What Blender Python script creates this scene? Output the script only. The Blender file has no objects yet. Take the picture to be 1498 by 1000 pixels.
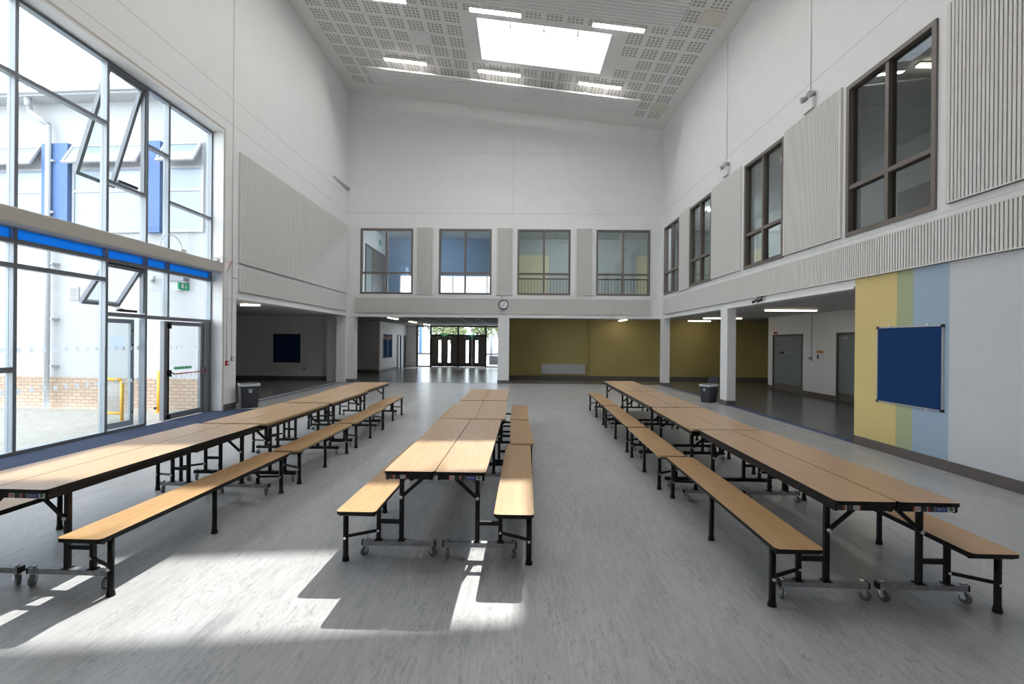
import bpy, math, random
from math import sin, cos, pi, radians, sqrt, atan2
from mathutils import Vector, Matrix
random.seed(7)
sc = bpy.context.scene
COL = sc.collection
# ------------------------------------------------------------------ helpers
class MB:
    """collects shapes, builds ONE mesh object"""
    def __init__(s): s.v=[]; s.f=[]; s.m=[]; s.sm=[]
    def face(s, pts, mi=0, smooth=False):
        n=len(s.v); s.v+= [tuple(p) for p in pts]; s.f.append(tuple(range(n,n+len(pts)))); s.m.append(mi); s.sm.append(smooth)
    def box(s,x0,x1,y0,y1,z0,z1,mi=0):
        if x0>x1:x0,x1=x1,x0
        if y0>y1:y0,y1=y1,y0
        if z0>z1:z0,z1=z1,z0
        n=len(s.v)
        s.v+=[(x0,y0,z0),(x1,y0,z0),(x1,y1,z0),(x0,y1,z0),(x0,y0,z1),(x1,y0,z1),(x1,y1,z1),(x0,y1,z1)]
        for q in ((0,3,2,1),(4,5,6,7),(0,1,5,4),(1,2,6,5),(2,3,7,6),(3,0,4,7)):
            s.f.append(tuple(n+i for i in q)); s.m.append(mi); s.sm.append(False)
        return s
    def obox(s,p,q,w,h,mi=0,up=(0,0,1)):
        """box bar from p to q, width w (sideways), height h (up)"""
        p=Vector(p);q=Vector(q);d=(q-p);L=d.length;d.normalize();u=Vector(up)
        if abs(d.dot(u))>.99:u=Vector((0,1,0))
        a=d.cross(u).normalized();b=a.cross(d).normalized()
        n=len(s.v)
        for e in (p,q):
            for (i,j) in ((-1,-1),(1,-1),(1,1),(-1,1)): s.v.append(tuple(e+a*i*w/2+b*j*h/2))
        for f in ((0,1,2,3),(7,6,5,4),(0,4,5,1),(1,5,6,2),(2,6,7,3),(3,7,4,0)):
            s.f.append(tuple(n+i for i in f)); s.m.append(mi); s.sm.append(False)
        return s
    def tube(s,p,q,r,n=12,mi=0,r2=None,caps=True):
        p=Vector(p);q=Vector(q);d=(q-p).normalized();u=Vector((0,0,1))
        if abs(d.dot(u))>.99:u=Vector((0,1,0))
        a=d.cross(u).normalized();b=a.cross(d).normalized();r2=r if r2 is None else r2
        k=len(s.v)
        for e,rr in ((p,r),(q,r2)):
            for i in range(n):
                t=2*pi*i/n; s.v.append(tuple(e+a*cos(t)*rr+b*sin(t)*rr))
        for i in range(n):
            j=(i+1)%n; s.f.append((k+i,k+j,k+n+j,k+n+i)); s.m.append(mi); s.sm.append(True)
        if caps:
            s.f.append(tuple(k+i for i in range(n))[::-1]); s.m.append(mi); s.sm.append(False)
            s.f.append(tuple(k+n+i for i in range(n))); s.m.append(mi); s.sm.append(False)
        return s
    def path(s,pts,r,n=8,mi=0):
        for a,b in zip(pts[:-1],pts[1:]): s.tube(a,b,r,n,mi)
        return s
    def prism(s,poly,z0,z1,mi_side=0,mi_top=None,mi_bot=None,smooth=False):
        """poly: ccw list of (x,y); extruded in z"""
        n=len(poly);k=len(s.v)
        s.v+=[(x,y,z0) for x,y in poly]+[(x,y,z1) for x,y in poly]
        for i in range(n):
            j=(i+1)%n; s.f.append((k+i,k+j,k+n+j,k+n+i)); s.m.append(mi_side); s.sm.append(smooth)
        s.f.append(tuple(k+n+i for i in range(n))); s.m.append(mi_side if mi_top is None else mi_top); s.sm.append(False)
        s.f.append(tuple(k+i for i in range(n))[::-1]); s.m.append(mi_side if mi_bot is None else mi_bot); s.sm.append(False)
        return s
    def loft(s,rings,mi=0,smooth=False,cap=True):
        k=len(s.v);n=len(rings[0])
        for r in rings: s.v+=[tuple(p) for p in r]
        for a in range(len(rings)-1):
            for i in range(n):
                j=(i+1)%n; s.f.append((k+a*n+i,k+a*n+j,k+(a+1)*n+j,k+(a+1)*n+i)); s.m.append(mi); s.sm.append(smooth)
        if cap:
            s.f.append(tuple(k+i for i in range(n))[::-1]); s.m.append(mi); s.sm.append(False)
            s.f.append(tuple(k+(len(rings)-1)*n+i for i in range(n))); s.m.append(mi); s.sm.append(False)
        return s
    def xf(s,M):
        s.v=[tuple(M@Vector(p)) for p in s.v]; return s
    def build(s,name,mats,parent=None):
        me=bpy.data.meshes.new(name); me.from_pydata(s.v,[],s.f)
        if not isinstance(mats,(list,tuple)): mats=[mats]
        for m in mats: me.materials.append(m)
        for p,mi,sm in zip(me.polygons,s.m,s.sm): p.material_index=mi; p.use_smooth=sm
        me.update()
        o=bpy.data.objects.new(name,me); COL.objects.link(o)
        if parent is not None: o.parent=parent
        return o
def rrect(x0,x1,y0,y1,r,n=5):
    out=[]
    for cx,cy,a in ((x1-r,y0+r,-90),(x1-r,y1-r,0),(x0+r,y1-r,90),(x0+r,y0+r,180)):
        for i in range(n+1):
            t=radians(a+90*i/n); out.append((cx+r*cos(t),cy+r*sin(t)))
    return out
def B(*a): return MB().box(*a)
def tag(o,label,cat,group=None,kind=None):
    o['label']=label; o['category']=cat
    if group:o['group']=group
    if kind:o['kind']=kind
    return o
def empty(name,loc=(0,0,0),rz=0):
    o=bpy.data.objects.new(name,None); COL.objects.link(o); o.location=loc; o.rotation_euler=(0,0,rz); o.empty_display_size=.2
    return o
def struct(o): o['kind']='structure'; return o
def dup(root,loc,rz):
    r=root.copy(); COL.objects.link(r); r.location=loc; r.rotation_euler=(0,0,rz)
    for ch in list(root.children):
        c=ch.copy(); COL.objects.link(c); c.parent=r
        for g in list(ch.children):
            d=g.copy(); COL.objects.link(d); d.parent=c
    return r
def text_mesh(txt,size,name,mat,M,parent=None,extrude=.0006,align='CENTER'):
    cu=bpy.data.curves.new(name,'FONT'); cu.body=txt; cu.size=size; cu.align_x=align; cu.align_y='CENTER'; cu.extrude=extrude; cu.resolution_u=3
    to=bpy.data.objects.new(name,cu); COL.objects.link(to)
    dg=bpy.context.evaluated_depsgraph_get(); dg.update()
    me=bpy.data.meshes.new_from_object(to.evaluated_get(dg)); bpy.data.objects.remove(to)
    me.transform(M); me.name=name; me.materials.clear(); me.materials.append(mat)
    o=bpy.data.objects.new(name,me); COL.objects.link(o)
    if parent is not None:o.parent=parent
    return o
# ------------------------------------------------------------------ materials
def mat(name,col,rough=.5,metal=0,spec=.5,noise=0,nscale=20,bump=0,bscale=200,emit=None,estr=0):
    m=bpy.data.materials.new(name); m.use_nodes=True; nt=m.node_tree; b=nt.nodes['Principled BSDF']
    b.inputs['Base Color'].default_value=(*col,1); b.inputs['Roughness'].default_value=rough; b.inputs['Metallic'].default_value=metal
    b.inputs['Specular IOR Level'].default_value=spec
    tc=nt.nodes.new('ShaderNodeTexCoord')
    if noise:
        nz=nt.nodes.new('ShaderNodeTexNoise'); nz.inputs['Scale'].default_value=nscale; nz.inputs['Detail'].default_value=4
        nt.links.new(tc.outputs['Object'],nz.inputs['Vector'])
        mr=nt.nodes.new('ShaderNodeMapRange'); mr.inputs['From Min'].default_value=.3; mr.inputs['From Max'].default_value=.7
        mr.inputs['To Min'].default_value=1-noise; mr.inputs['To Max'].default_value=1+noise
        nt.links.new(nz.outputs['Fac'],mr.inputs['Value'])
        mx=nt.nodes.new('ShaderNodeVectorMath'); mx.operation='SCALE'; mx.inputs[0].default_value=col
        nt.links.new(mr.outputs['Result'],mx.inputs['Scale']); nt.links.new(mx.outputs['Vector'],b.inputs['Base Color'])
    if bump:
        nb=nt.nodes.new('ShaderNodeTexNoise'); nb.inputs['Scale'].default_value=bscale; nt.links.new(tc.outputs['Object'],nb.inputs['Vector'])
        bp=nt.nodes.new('ShaderNodeBump'); bp.inputs['Strength'].default_value=bump; bp.inputs['Distance'].default_value=.003
        nt.links.new(nb.outputs['Fac'],bp.inputs['Height']); nt.links.new(bp.outputs['Normal'],b.inputs['Normal'])
    if emit is not None:
        b.inputs['Emission Color'].default_value=(*emit,1); b.inputs['Emission Strength'].default_value=estr
    return m
def glassmat(name,tint,base=.04,edge=.55):
    m=bpy.data.materials.new(name); m.use_nodes=True; nt=m.node_tree; nt.nodes.clear()
    o=nt.nodes.new('ShaderNodeOutputMaterial'); mx=nt.nodes.new('ShaderNodeMixShader'); t=nt.nodes.new('ShaderNodeBsdfTransparent'); g=nt.nodes.new('ShaderNodeBsdfGlossy')
    t.inputs['Color'].default_value=(*tint,1); g.inputs['Roughness'].default_value=.02; g.inputs['Color'].default_value=(.95,.97,1,1)
    lw=nt.nodes.new('ShaderNodeLayerWeight'); lw.inputs['Blend'].default_value=.5
    pw=nt.nodes.new('ShaderNodeMath'); pw.operation='POWER'; pw.inputs[1].default_value=4
    ml=nt.nodes.new('ShaderNodeMath'); ml.operation='MULTIPLY_ADD'; ml.inputs[1].default_value=edge; ml.inputs[2].default_value=base
    nt.links.new(lw.outputs['Facing'],pw.inputs[0]); nt.links.new(pw.outputs[0],ml.inputs[0]); nt.links.new(ml.outputs[0],mx.inputs['Fac'])
    nt.links.new(t.outputs[0],mx.inputs[1]); nt.links.new(g.outputs[0],mx.inputs[2]); nt.links.new(mx.outputs[0],o.inputs['Surface'])
    return m
def woodmat(name,c0,c1,rough=.32):
    m=mat(name,c0,rough); nt=m.node_tree; b=nt.nodes['Principled BSDF']
    tc=nt.nodes.new('ShaderNodeTexCoord'); mp=nt.nodes.new('ShaderNodeMapping'); mp.inputs['Scale'].default_value=(22,1.3,22)
    nz=nt.nodes.new('ShaderNodeTexNoise'); nz.inputs['Scale'].default_value=3; nz.inputs['Detail'].default_value=6; nz.inputs['Distortion'].default_value=.9
    n2=nt.nodes.new('ShaderNodeTexNoise'); n2.inputs['Scale'].default_value=14; n2.inputs['Detail'].default_value=3
    ad=nt.nodes.new('ShaderNodeMath'); ad.operation='MULTIPLY_ADD'; ad.inputs[1].default_value=.45
    cr=nt.nodes.new('ShaderNodeValToRGB'); e=cr.color_ramp.elements
    e[0].position=.42;e[0].color=(*c0,1);e[1].position=.95;e[1].color=(*c1,1)
    nt.links.new(tc.outputs['Object'],mp.inputs['Vector']); nt.links.new(mp.outputs['Vector'],nz.inputs['Vector']); nt.links.new(mp.outputs['Vector'],n2.inputs['Vector'])
    nt.links.new(n2.outputs['Fac'],ad.inputs[0]); nt.links.new(nz.outputs['Fac'],ad.inputs[2]); nt.links.new(ad.outputs[0],cr.inputs['Fac'])
    nt.links.new(cr.outputs['Color'],b.inputs['Base Color'])
    return m
def floormat(name,dark,mid,light,rough=.28):
    m=mat(name,mid,rough,spec=.4); nt=m.node_tree; b=nt.nodes['Principled BSDF']
    tc=nt.nodes.new('ShaderNodeTexCoord')
    def nz(sc3,det,dist,ang=-5):
        mp=nt.nodes.new('ShaderNodeMapping'); mp.inputs['Scale'].default_value=sc3; mp.inputs['Rotation'].default_value=(0,0,radians(ang))
        n=nt.nodes.new('ShaderNodeTexNoise'); n.inputs['Scale'].default_value=1; n.inputs['Detail'].default_value=det; n.inputs['Distortion'].default_value=dist
        nt.links.new(tc.outputs['Object'],mp.inputs['Vector']); nt.links.new(mp.outputs['Vector'],n.inputs['Vector']); return n.outputs['Fac']
    def ramp(src,*st):
        cr=nt.nodes.new('ShaderNodeValToRGB'); e=cr.color_ramp.elements
        while len(e)<len(st): e.new(.5)
        for k,(p,c) in enumerate(st): e[k].position=p; e[k].color=(*c,1)
        nt.links.new(src,cr.inputs['Fac']); return cr.outputs['Color']
    def mul(a,c):
        mx=nt.nodes.new('ShaderNodeMix'); mx.data_type='RGBA'; mx.blend_type='MULTIPLY'; mx.inputs['Factor'].default_value=1
        nt.links.new(a,mx.inputs[6]); nt.links.new(c,mx.inputs[7]); return mx.outputs[2]
    g=lambda v:(v,v,v)
    base=ramp(nz((34,4.2,1),6,.6),(.30,dark),(.5,mid),(.70,light))
    cloud=ramp(nz((2.2,.8,1),3,.5),(.35,g(.93)),(.65,g(1.05)))
    vein=ramp(nz((15,2.6,1),8,2.2,-9),(.40,g(1)),(.472,g(1)),(.495,g(.60)),(.518,g(1)))
    mask=nz((3.1,1.1,1),3,.8)
    mm=nt.nodes.new('ShaderNodeMix'); mm.data_type='RGBA'; mr=nt.nodes.new('ShaderNodeMapRange'); mr.inputs['From Min'].default_value=.36; mr.inputs['From Max'].default_value=.56
    nt.links.new(mask,mr.inputs['Value']); nt.links.new(mr.outputs['Result'],mm.inputs['Factor']); mm.inputs[6].default_value=(1,1,1,1); nt.links.new(vein,mm.inputs[7])
    nt.links.new(mul(mul(base,cloud),mm.outputs[2]),b.inputs['Base Color'])
    return m
def brickmat(name,c1,c2,mortar,sc3,bw=.225,bh=.075,ms=.01):
    m=mat(name,c1,.85); nt=m.node_tree; b=nt.nodes['Principled BSDF']
    tc=nt.nodes.new('ShaderNodeTexCoord'); mp=nt.nodes.new('ShaderNodeMapping'); mp.inputs['Rotation'].default_value=sc3
    bt=nt.nodes.new('ShaderNodeTexBrick'); bt.inputs['Scale'].default_value=1; bt.inputs['Brick Width'].default_value=bw; bt.inputs['Row Height'].default_value=bh; bt.inputs['Mortar Size'].default_value=ms
    bt.inputs['Color1'].default_value=(*c1,1); bt.inputs['Color2'].default_value=(*c2,1); bt.inputs['Mortar'].default_value=(*mortar,1); bt.inputs['Bias'].default_value=0
    nt.links.new(tc.outputs['Object'],mp.inputs['Vector']); nt.links.new(mp.outputs['Vector'],bt.inputs['Vector']); nt.links.new(bt.outputs['Color'],b.inputs['Base Color'])
    return m
def tilemat(name,col,line,size,rough=.8,w=.012):
    """flat tiles with thin joints in x and y"""
    m=mat(name,col,rough); nt=m.node_tree; b=nt.nodes['Principled BSDF']
    tc=nt.nodes.new('ShaderNodeTexCoord'); bt=nt.nodes.new('ShaderNodeTexBrick'); bt.offset=0; bt.inputs['Scale'].default_value=1
    bt.inputs['Brick Width'].default_value=size[0]; bt.inputs['Row Height'].default_value=size[1]; bt.inputs['Mortar Size'].default_value=w
    bt.inputs['Color1'].default_value=(*col,1); bt.inputs['Color2'].default_value=(*col,1); bt.inputs['Mortar'].default_value=(*line,1)
    nt.links.new(tc.outputs['Object'],bt.inputs['Vector']); nt.links.new(bt.outputs['Color'],b.inputs['Base Color'])
    return m
WHITE=mat('white_paint',(.80,.80,.805),.6,noise=.012,nscale=3,bump=.04)
SOFFIT=mat('white_ceiling_paint',(.82,.815,.80),.75,noise=.01,nscale=3)
PANEL=mat('acoustic_panel_white',(.72,.71,.685),.7)
PGAP=mat('acoustic_panel_slot',(.16,.145,.15),.9)
JOINT=mat('board_joint_grey',(.50,.50,.51),.8)
YELLOW=mat('yellow_paint',(.69,.555,.24),.6,noise=.012,nscale=3,bump=.04)
YELLOW2=mat('ochre_paint',(.50,.415,.165),.65,noise=.02,nscale=2,bump=.04)
GREENP=mat('green_paint',(.40,.455,.27),.6,bump=.04)
BLUEP=mat('pale_blue_paint',(.35,.46,.575),.6,bump=.04)
GREYP=mat('cool_white_paint',(.62,.635,.66),.6,noise=.015,nscale=3,bump=.04)
CREAM=mat('cream_paint',(.75,.68,.45),.6)
SKIRT=mat('skirting_taupe',(.135,.115,.108),.5,noise=.05)
TAUPE=mat('window_frame_taupe',(.17,.145,.13),.45)
ALU=mat('grey_and_shaded_aluminium',(.17,.185,.205),.4,metal=.2)  # also painted on glazing-bar fronts as their backlit shade
ALUL=mat('light_and_daylit_aluminium',(.34,.38,.42),.35,metal=.1)  # also painted on glazing-bar bodies as their daylit tone
DARKF=mat('dark_bronze_frame',(.055,.048,.043),.45)
BEAMC=mat('warm_white_trunking',(.50,.475,.43),.5)
FLOOR=floormat('marbled_grey_vinyl',(.365,.37,.378),(.42,.424,.432),(.468,.472,.478),.30)
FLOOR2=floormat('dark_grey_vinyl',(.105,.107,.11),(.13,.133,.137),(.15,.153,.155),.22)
BLUEL=mat('blue_inlay',(.05,.085,.22),.35)
CARPET=mat('blue_grey_carpet',(.052,.066,.108),.98,spec=.1,noise=.5,nscale=160,bump=.6,bscale=400)
OAK=woodmat('oak_laminate',(.585,.405,.25),(.43,.27,.15),.30)
OAKS=woodmat('oak_laminate_seat',(.575,.37,.195),(.42,.25,.115),.34)
PLY=woodmat('oiled_edge',(.52,.38,.22),(.40,.28,.14),.5)
BLACK=mat('black_powdercoat',(.006,.006,.0065),.4,spec=.3)
EDGE=mat('black_edge_band',(.006,.0055,.0055),.45,spec=.3)
CHROME=mat('zinc_plated_steel',(.34,.35,.365),.34,metal=.6,noise=.15,nscale=25)
BOLT=mat('bright_bolt',(.72,.73,.75),.25,metal=1)
RUBBER=mat('grey_rubber',(.17,.175,.18),.5)
NAVY=mat('navy_felt',(.012,.045,.145),.95,spec=.15,noise=.12,nscale=60,bump=.3)
SILVER=mat('silver_trim',(.72,.73,.75),.3,metal=.7)
BLKPL=mat('black_plastic',(.012,.012,.014),.45)
DGREY=mat('charcoal_plastic',(.035,.037,.042),.5,noise=.06)
LINER=mat('clear_bin_liner',(.62,.65,.68),.3)
WPL=mat('white_plastic',(.80,.80,.79),.35)
CONDUIT=mat('painted_conduit',(.74,.74,.745),.5)
GPL=mat('grey_plastic',(.42,.42,.44),.45)
RED=mat('red_plastic',(.45,.02,.02),.4)
PAPER=mat('white_paper',(.76,.77,.80),.8)
GSIGN=mat('green_sign',(.0,.22,.10),.5,emit=(.0,.30,.14),estr=.25)
WSIGN=mat('sign_white',(.85,.87,.85),.5)
GLASS=glassmat('clear_glass',(.93,.95,.95))
GLASSI=glassmat('tinted_internal_glass',(.80,.84,.84),.06,.7)
SKYG=glassmat('rooflight_glass',(.90,.92,.93),.03,.4)
def transl(name,col,tr=.5):
    m=bpy.data.materials.new(name); m.use_nodes=True; nt=m.node_tree; nt.nodes.clear()
    o=nt.nodes.new('ShaderNodeOutputMaterial'); mx=nt.nodes.new('ShaderNodeMixShader'); t=nt.nodes.new('ShaderNodeBsdfTransparent'); l=nt.nodes.new('ShaderNodeBsdfTranslucent'); a=nt.nodes.new('ShaderNodeBsdfDiffuse'); ad=nt.nodes.new('ShaderNodeMixShader')
    for q in (t,l,a): q.inputs['Color'].default_value=(*col,1)
    ad.inputs['Fac'].default_value=.3; mx.inputs['Fac'].default_value=1-tr
    nt.links.new(l.outputs[0],ad.inputs[1]); nt.links.new(a.outputs[0],ad.inputs[2]); nt.links.new(t.outputs[0],mx.inputs[1]); nt.links.new(ad.outputs[0],mx.inputs[2]); nt.links.new(mx.outputs[0],o.inputs['Surface'])
    return m
FROST=transl('frosted_film',(.72,.74,.77),.35)
BLUEG=transl('blue_spandrel_film',(.06,.30,.62),.1)
DOORG=mat('blue_grey_door',(.20,.225,.24),.5)
DOORB=mat('dark_brown_door',(.12,.098,.082),.5)
RADI=mat('radiator_grey',(.60,.61,.64),.4,metal=.2)
TILEC=tilemat('grey_ceiling_tiles',(.62,.62,.62),(.40,.40,.40),(.6,.6))
SLATC=tilemat('lobby_slatted_ceiling',(.30,.295,.28),(.85,.84,.80),(.9,12),w=.035)
LAMP=mat('lamp_diffuser_warm',(1,.95,.85),.4,emit=(1,.86,.64),estr=4.5)
LAMPA=mat('alcove_lamp_diffuser',(1,.95,.85),.4,emit=(1,.86,.66),estr=13)
FILLU=mat('upper_fill_diffuser',(1,1,1),.4,emit=(.95,.98,1),estr=110)  # strong emitter for strip lamps added to brighten the upper rooms
LAMPH=mat('hall_lamp_diffuser',(1,.97,.9),.4,emit=(1,.975,.935),estr=28)
BLUEW=mat('upper_blue_wall',(.20,.30,.46),.7)
GREENW=mat('upper_grey_wall',(.50,.53,.53),.7)
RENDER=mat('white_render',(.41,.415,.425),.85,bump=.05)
BRICK=brickmat('buff_brick',(.42,.33,.25),(.35,.265,.195),(.27,.19,.14),(radians(90),0,0),.225,.086,.012)
BLUEO=mat('blue_cladding',(.075,.15,.33),.6)
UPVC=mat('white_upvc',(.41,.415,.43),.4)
PAVE=brickmat('concrete_pavers',(.40,.385,.35),(.34,.33,.30),(.27,.26,.23),(0,0,radians(8)),.2,.1,.008)
YSTEEL=mat('yellow_steel',(.80,.42,.02),.4)
GMESH=mat('galvanised_mesh',(.60,.62,.64),.4,metal=.5)
ORANGE=mat('orange_sign',(.60,.27,.05),.6)
FOL=mat('leaf_green',(.20,.235,.10),.8,noise=.5,nscale=6)
BARK=mat('bark_brown',(.10,.07,.05),.9,noise=.3)
ASPH=mat('pale_asphalt',(.36,.36,.37),.9,noise=.1,nscale=4)
HATCH=mat('warm_white_hatch',(.72,.70,.62),.6)
CLOCKF=mat('clock_face',(.74,.78,.84),.4)
STK=mat('sticker_dark',(.04,.045,.05),.4)
STR=mat('sticker_red',(.42,.05,.025),.4)
STB=mat('sticker_blue',(.05,.09,.35),.4)
STW=mat('sticker_white',(.68,.68,.70),.4)
STG=mat('sticker_green',(.07,.23,.09),.4)
WIREB=mat('black_metal_rail',(.03,.028,.025),.4)
# perforated ceiling: square groups of holes
def perf():
    m=mat('perforated_ceiling_board',(.82,.815,.80),.75); nt=m.node_tree; b=nt.nodes['Principled BSDF']
    tc=nt.nodes.new('ShaderNodeTexCoord'); sp=nt.nodes.new('ShaderNodeSeparateXYZ'); nt.links.new(tc.outputs['Object'],sp.inputs[0])
    def M(op,a,bb=None,c=None):
        n=nt.nodes.new('ShaderNodeMath'); n.operation=op
        for i,v in enumerate((a,bb,c)):
            if v is None: continue
            if isinstance(v,(int,float)): n.inputs[i].default_value=v
            else: nt.links.new(v,n.inputs[i])
        return n.outputs[0]
    X,Y=sp.outputs[0],sp.outputs[1]
    P=.618; PX=P*.9927
    u=M('DIVIDE',M('SUBTRACT',X,-6.577),PX); v=M('DIVIDE',M('SUBTRACT',Y,14.753),P)
    def holes(t):
        fr=M('FRACT',t)                       # 0..1 in the tile
        q=M('DIVIDE',fr,.123/P)               # hole pitch
        inside=M('LESS_THAN',q,4-.3)
        hole=M('LESS_THAN',M('FRACT',q),.69)
        return M('MULTIPLY',inside,hole)
    mask=M('MULTIPLY',holes(u),holes(v))
    fu=M('FLOOR',u); fv=M('FLOOR',v)
    inr=M('MULTIPLY',M('GREATER_THAN',fu,-.5),M('LESS_THAN',fu,19.5)); inr=M('MULTIPLY',inr,M('LESS_THAN',fv,6.5))
    sk=M('MULTIPLY',M('MULTIPLY',M('GREATER_THAN',fu,7.5),M('LESS_THAN',fu,15.5)),M('MULTIPLY',M('GREATER_THAN',fv,-1.5),M('LESS_THAN',fv,2.5)))
    mask=M('MULTIPLY',M('MULTIPLY',mask,inr),M('SUBTRACT',1,sk))
    mx=nt.nodes.new('ShaderNodeMix'); mx.data_type='RGBA'; nt.links.new(mask,mx.inputs['Factor'])
    mx.inputs[6].default_value=(.82,.815,.80,1); mx.inputs[7].default_value=(.44,.425,.40,1)
    nt.links.new(mx.outputs[2],b.inputs['Base Color']); return m
PERF=perf()
# ------------------------------------------------------------------ dimensions
XR=6.0; XL=-7.15; XG=-7.40; YB=19.8; YN=-4.0
def zc(x): return 11.31-.1211*x
def wall_cells(axis,a0,a1,u0,u1,z0,z1,holes):
    """wall slab with rectangular holes; axis 'x' = slab between x a0..a1 running in y (u); axis 'y' the other way"""
    us=sorted({u0,u1,*[h[0] for h in holes],*[h[1] for h in holes]}); us=[u for u in us if u0<=u<=u1]
    zs=sorted({z0,z1,*[h[2] for h in holes],*[h[3] for h in holes]}); zs=[z for z in zs if z0<=z<=z1]
    m=MB()
    for i in range(len(us)-1):
        run=None
        for j in range(len(zs)-1):
            cu=(us[i]+us[i+1])/2; cz=(zs[j]+zs[j+1])/2
            inh=any(h[0]<cu<h[1] and h[2]<cz<h[3] for h in holes)
            if not inh:
                run=[zs[j],zs[j+1]] if run is None else [run[0],zs[j+1]]
            if inh or j==len(zs)-2:
                if run:
                    if axis=='x': m.box(a0,a1,us[i],us[i+1],run[0],run[1])
                    else: m.box(us[i],us[i+1],a0,a1,run[0],run[1])
                run=None
    return m
RW=[(6.86,8.72),(10.76,12.61),(14.73,16.57),(17.65,19.43)]
BW=[(-6.58,-4.38),(-3.29,-1.09),(-.012,2.20),(3.27,5.51)]
ZW0,ZW1=3.70,6.435
# ------------------------------------------------------------------ shell of the hall
# right wall in painted bands (each band is a piece of the wall's own colour)
HT=12.6
m=wall_cells('x',XR,XR+.25,YN,YB+.25,2.92,HT,[(a,b,ZW0,ZW1) for a,b in RW]); m.box(XR,XR+.25,8.49,YB+.25,2.74,2.92)
struct(m.build('wall_right',WHITE))
lw=MB()
for (y0,y1,mi) in ((YN,6.65,0),(6.65,7.255,1),(7.255,7.565,2),(7.565,8.49,3)): lw.box(XR,XR+.25,y0,y1,0,2.92,mi)
struct(lw.build('wall_right_lower',[GREYP,BLUEP,GREENP,YELLOW]))
m=wall_cells('y',YB,YB+.25,XL-.4,XR,2.74,HT,[(a,b,ZW0,ZW1) for a,b in BW]); struct(m.build('wall_back',WHITE))
m=wall_cells('x',XL-.4,XL,YN,YB,0,HT,[(3.8,11.43,0,6.81),(12.0,19.72,0,2.77)]); struct(m.build('wall_left',WHITE))
struct(B(XL-.4,XR+.25,YN-.25,YN,0,HT).build('wall_front',WHITE))
# ceiling slab with rooflight opening
SX0,SX1,SY0,SY1=-1.30,2.77,14.25,16.35
m=MB()
xs=[XL-.5,SX0,SX1,XR+.3]; ys=[YN-.3,SY0,SY1,YB+.3]
for i in range(3):
    for j in range(3):
        if i==1 and j==1: continue
        x0,x1,y0,y1=xs[i],xs[i+1],ys[j],ys[j+1]
        a=[(x0,y0,zc(x0)),(x1,y0,zc(x1)),(x1,y1,zc(x1)),(x0,y1,zc(x0))]
        t=[(p[0],p[1],p[2]+.25) for p in a]
        m.face(a[::-1]); m.face(t)
        for k in range(4):
            l=(k+1)%4; m.face([a[k],a[l],t[l],t[k]])
struct(m.build('ceiling',PERF))
# rooflight upstand (splayed shaft) and glazing
m=MB(); H=1.0
def sk(x,y,h): return (x,y,zc(x)+h)
q_=.006
for (x0,y0,x1,y1) in ((SX0+q_,SY0+q_,SX1-q_,SY0+q_),(SX1-q_,SY0+q_,SX1-q_,SY1-q_),(SX1-q_,SY1-q_,SX0+q_,SY1-q_),(SX0+q_,SY1-q_,SX0+q_,SY0+q_)):
    dx,dy=(y1-y0),-(x1-x0); L=sqrt(dx*dx+dy*dy); dx,dy=dx/L*.15,dy/L*.15
    p=[sk(x0,y0,.0),sk(x1,y1,.0),sk(x1,y1,H),sk(x0,y0,H)]; dx*=.04/.15*.1;dy*=.04/.15*.1; q=[(a+dx,b+dy,c) for a,b,c in p]
    m.face(p); m.face(q[::-1]); m.face([p[3],p[2],q[2],q[3]]); m.face([p[0],q[0],q[1],p[1]]); m.face([p[0],p[3],q[3],q[0]]); m.face([p[1],q[1],q[2],p[2]])
wr=struct(m.build('window_11',WHITE))
g=MB(); lo=[sk(SX0-.1,SY0-.1,H+.01),sk(SX1+.1,SY0-.1,H+.01),sk(SX1+.1,SY1+.1,H+.01),sk(SX0-.1,SY1+.1,H+.01)]
hi=[(a,b,c+.02) for a,b,c in lo]; g.loft([lo,hi]); g.build('pane',SKYG,wr)
for k in range(3):
    x=SX0+(SX1-SX0)*(.25*(k+1)); c=MB(); c.tube((x,SY0+.02,zc(x)+.02),(x,SY0+.10,zc(x)-.06),.02,8); c.tube((x,SY0+.10,zc(x)-.06),(x,SY0+.10,zc(x)-.12),.028,8)
    c.build('winder_catch',GPL,wr)
# floors
struct(B(XG-.16,XR,YN,YB,-.12,0).build('floor',FLOOR))
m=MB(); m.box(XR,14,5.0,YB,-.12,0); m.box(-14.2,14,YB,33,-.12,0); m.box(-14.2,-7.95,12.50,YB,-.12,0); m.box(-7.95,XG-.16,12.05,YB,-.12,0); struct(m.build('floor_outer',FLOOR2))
m=MB(); m.box(XR-.02,XR+.15,8.6,YB+.0,0,.003); m.box(XL-.2,XL-.06,12.05,YB+.0,0,.003); m.box(XL-.2,XR+.15,YB-.02,YB+.04,.0,.003); struct(m.build('trim_1',BLUEL))
tag(MB().prism([(XG+.03,3.86),(-6.45,3.86),(-6.45,11.80),(XL+.02,11.80),(XL+.02,11.39),(XG+.03,11.39)],0,.012).build('entrance_mat',CARPET),'long blue-grey carpet mat along the glazed wall by the doors','mat')
# skirtings
struct(MB().box(XR-.02,XR,YN,8.52,0,.15).box(XR-.02,XR+.25,8.49,8.51,0,.15).build('baseboard_right',SKIRT))
struct(B(XL,XL+.015,11.47,12.0,0,.15).build('baseboard_left',SKIRT))
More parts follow.
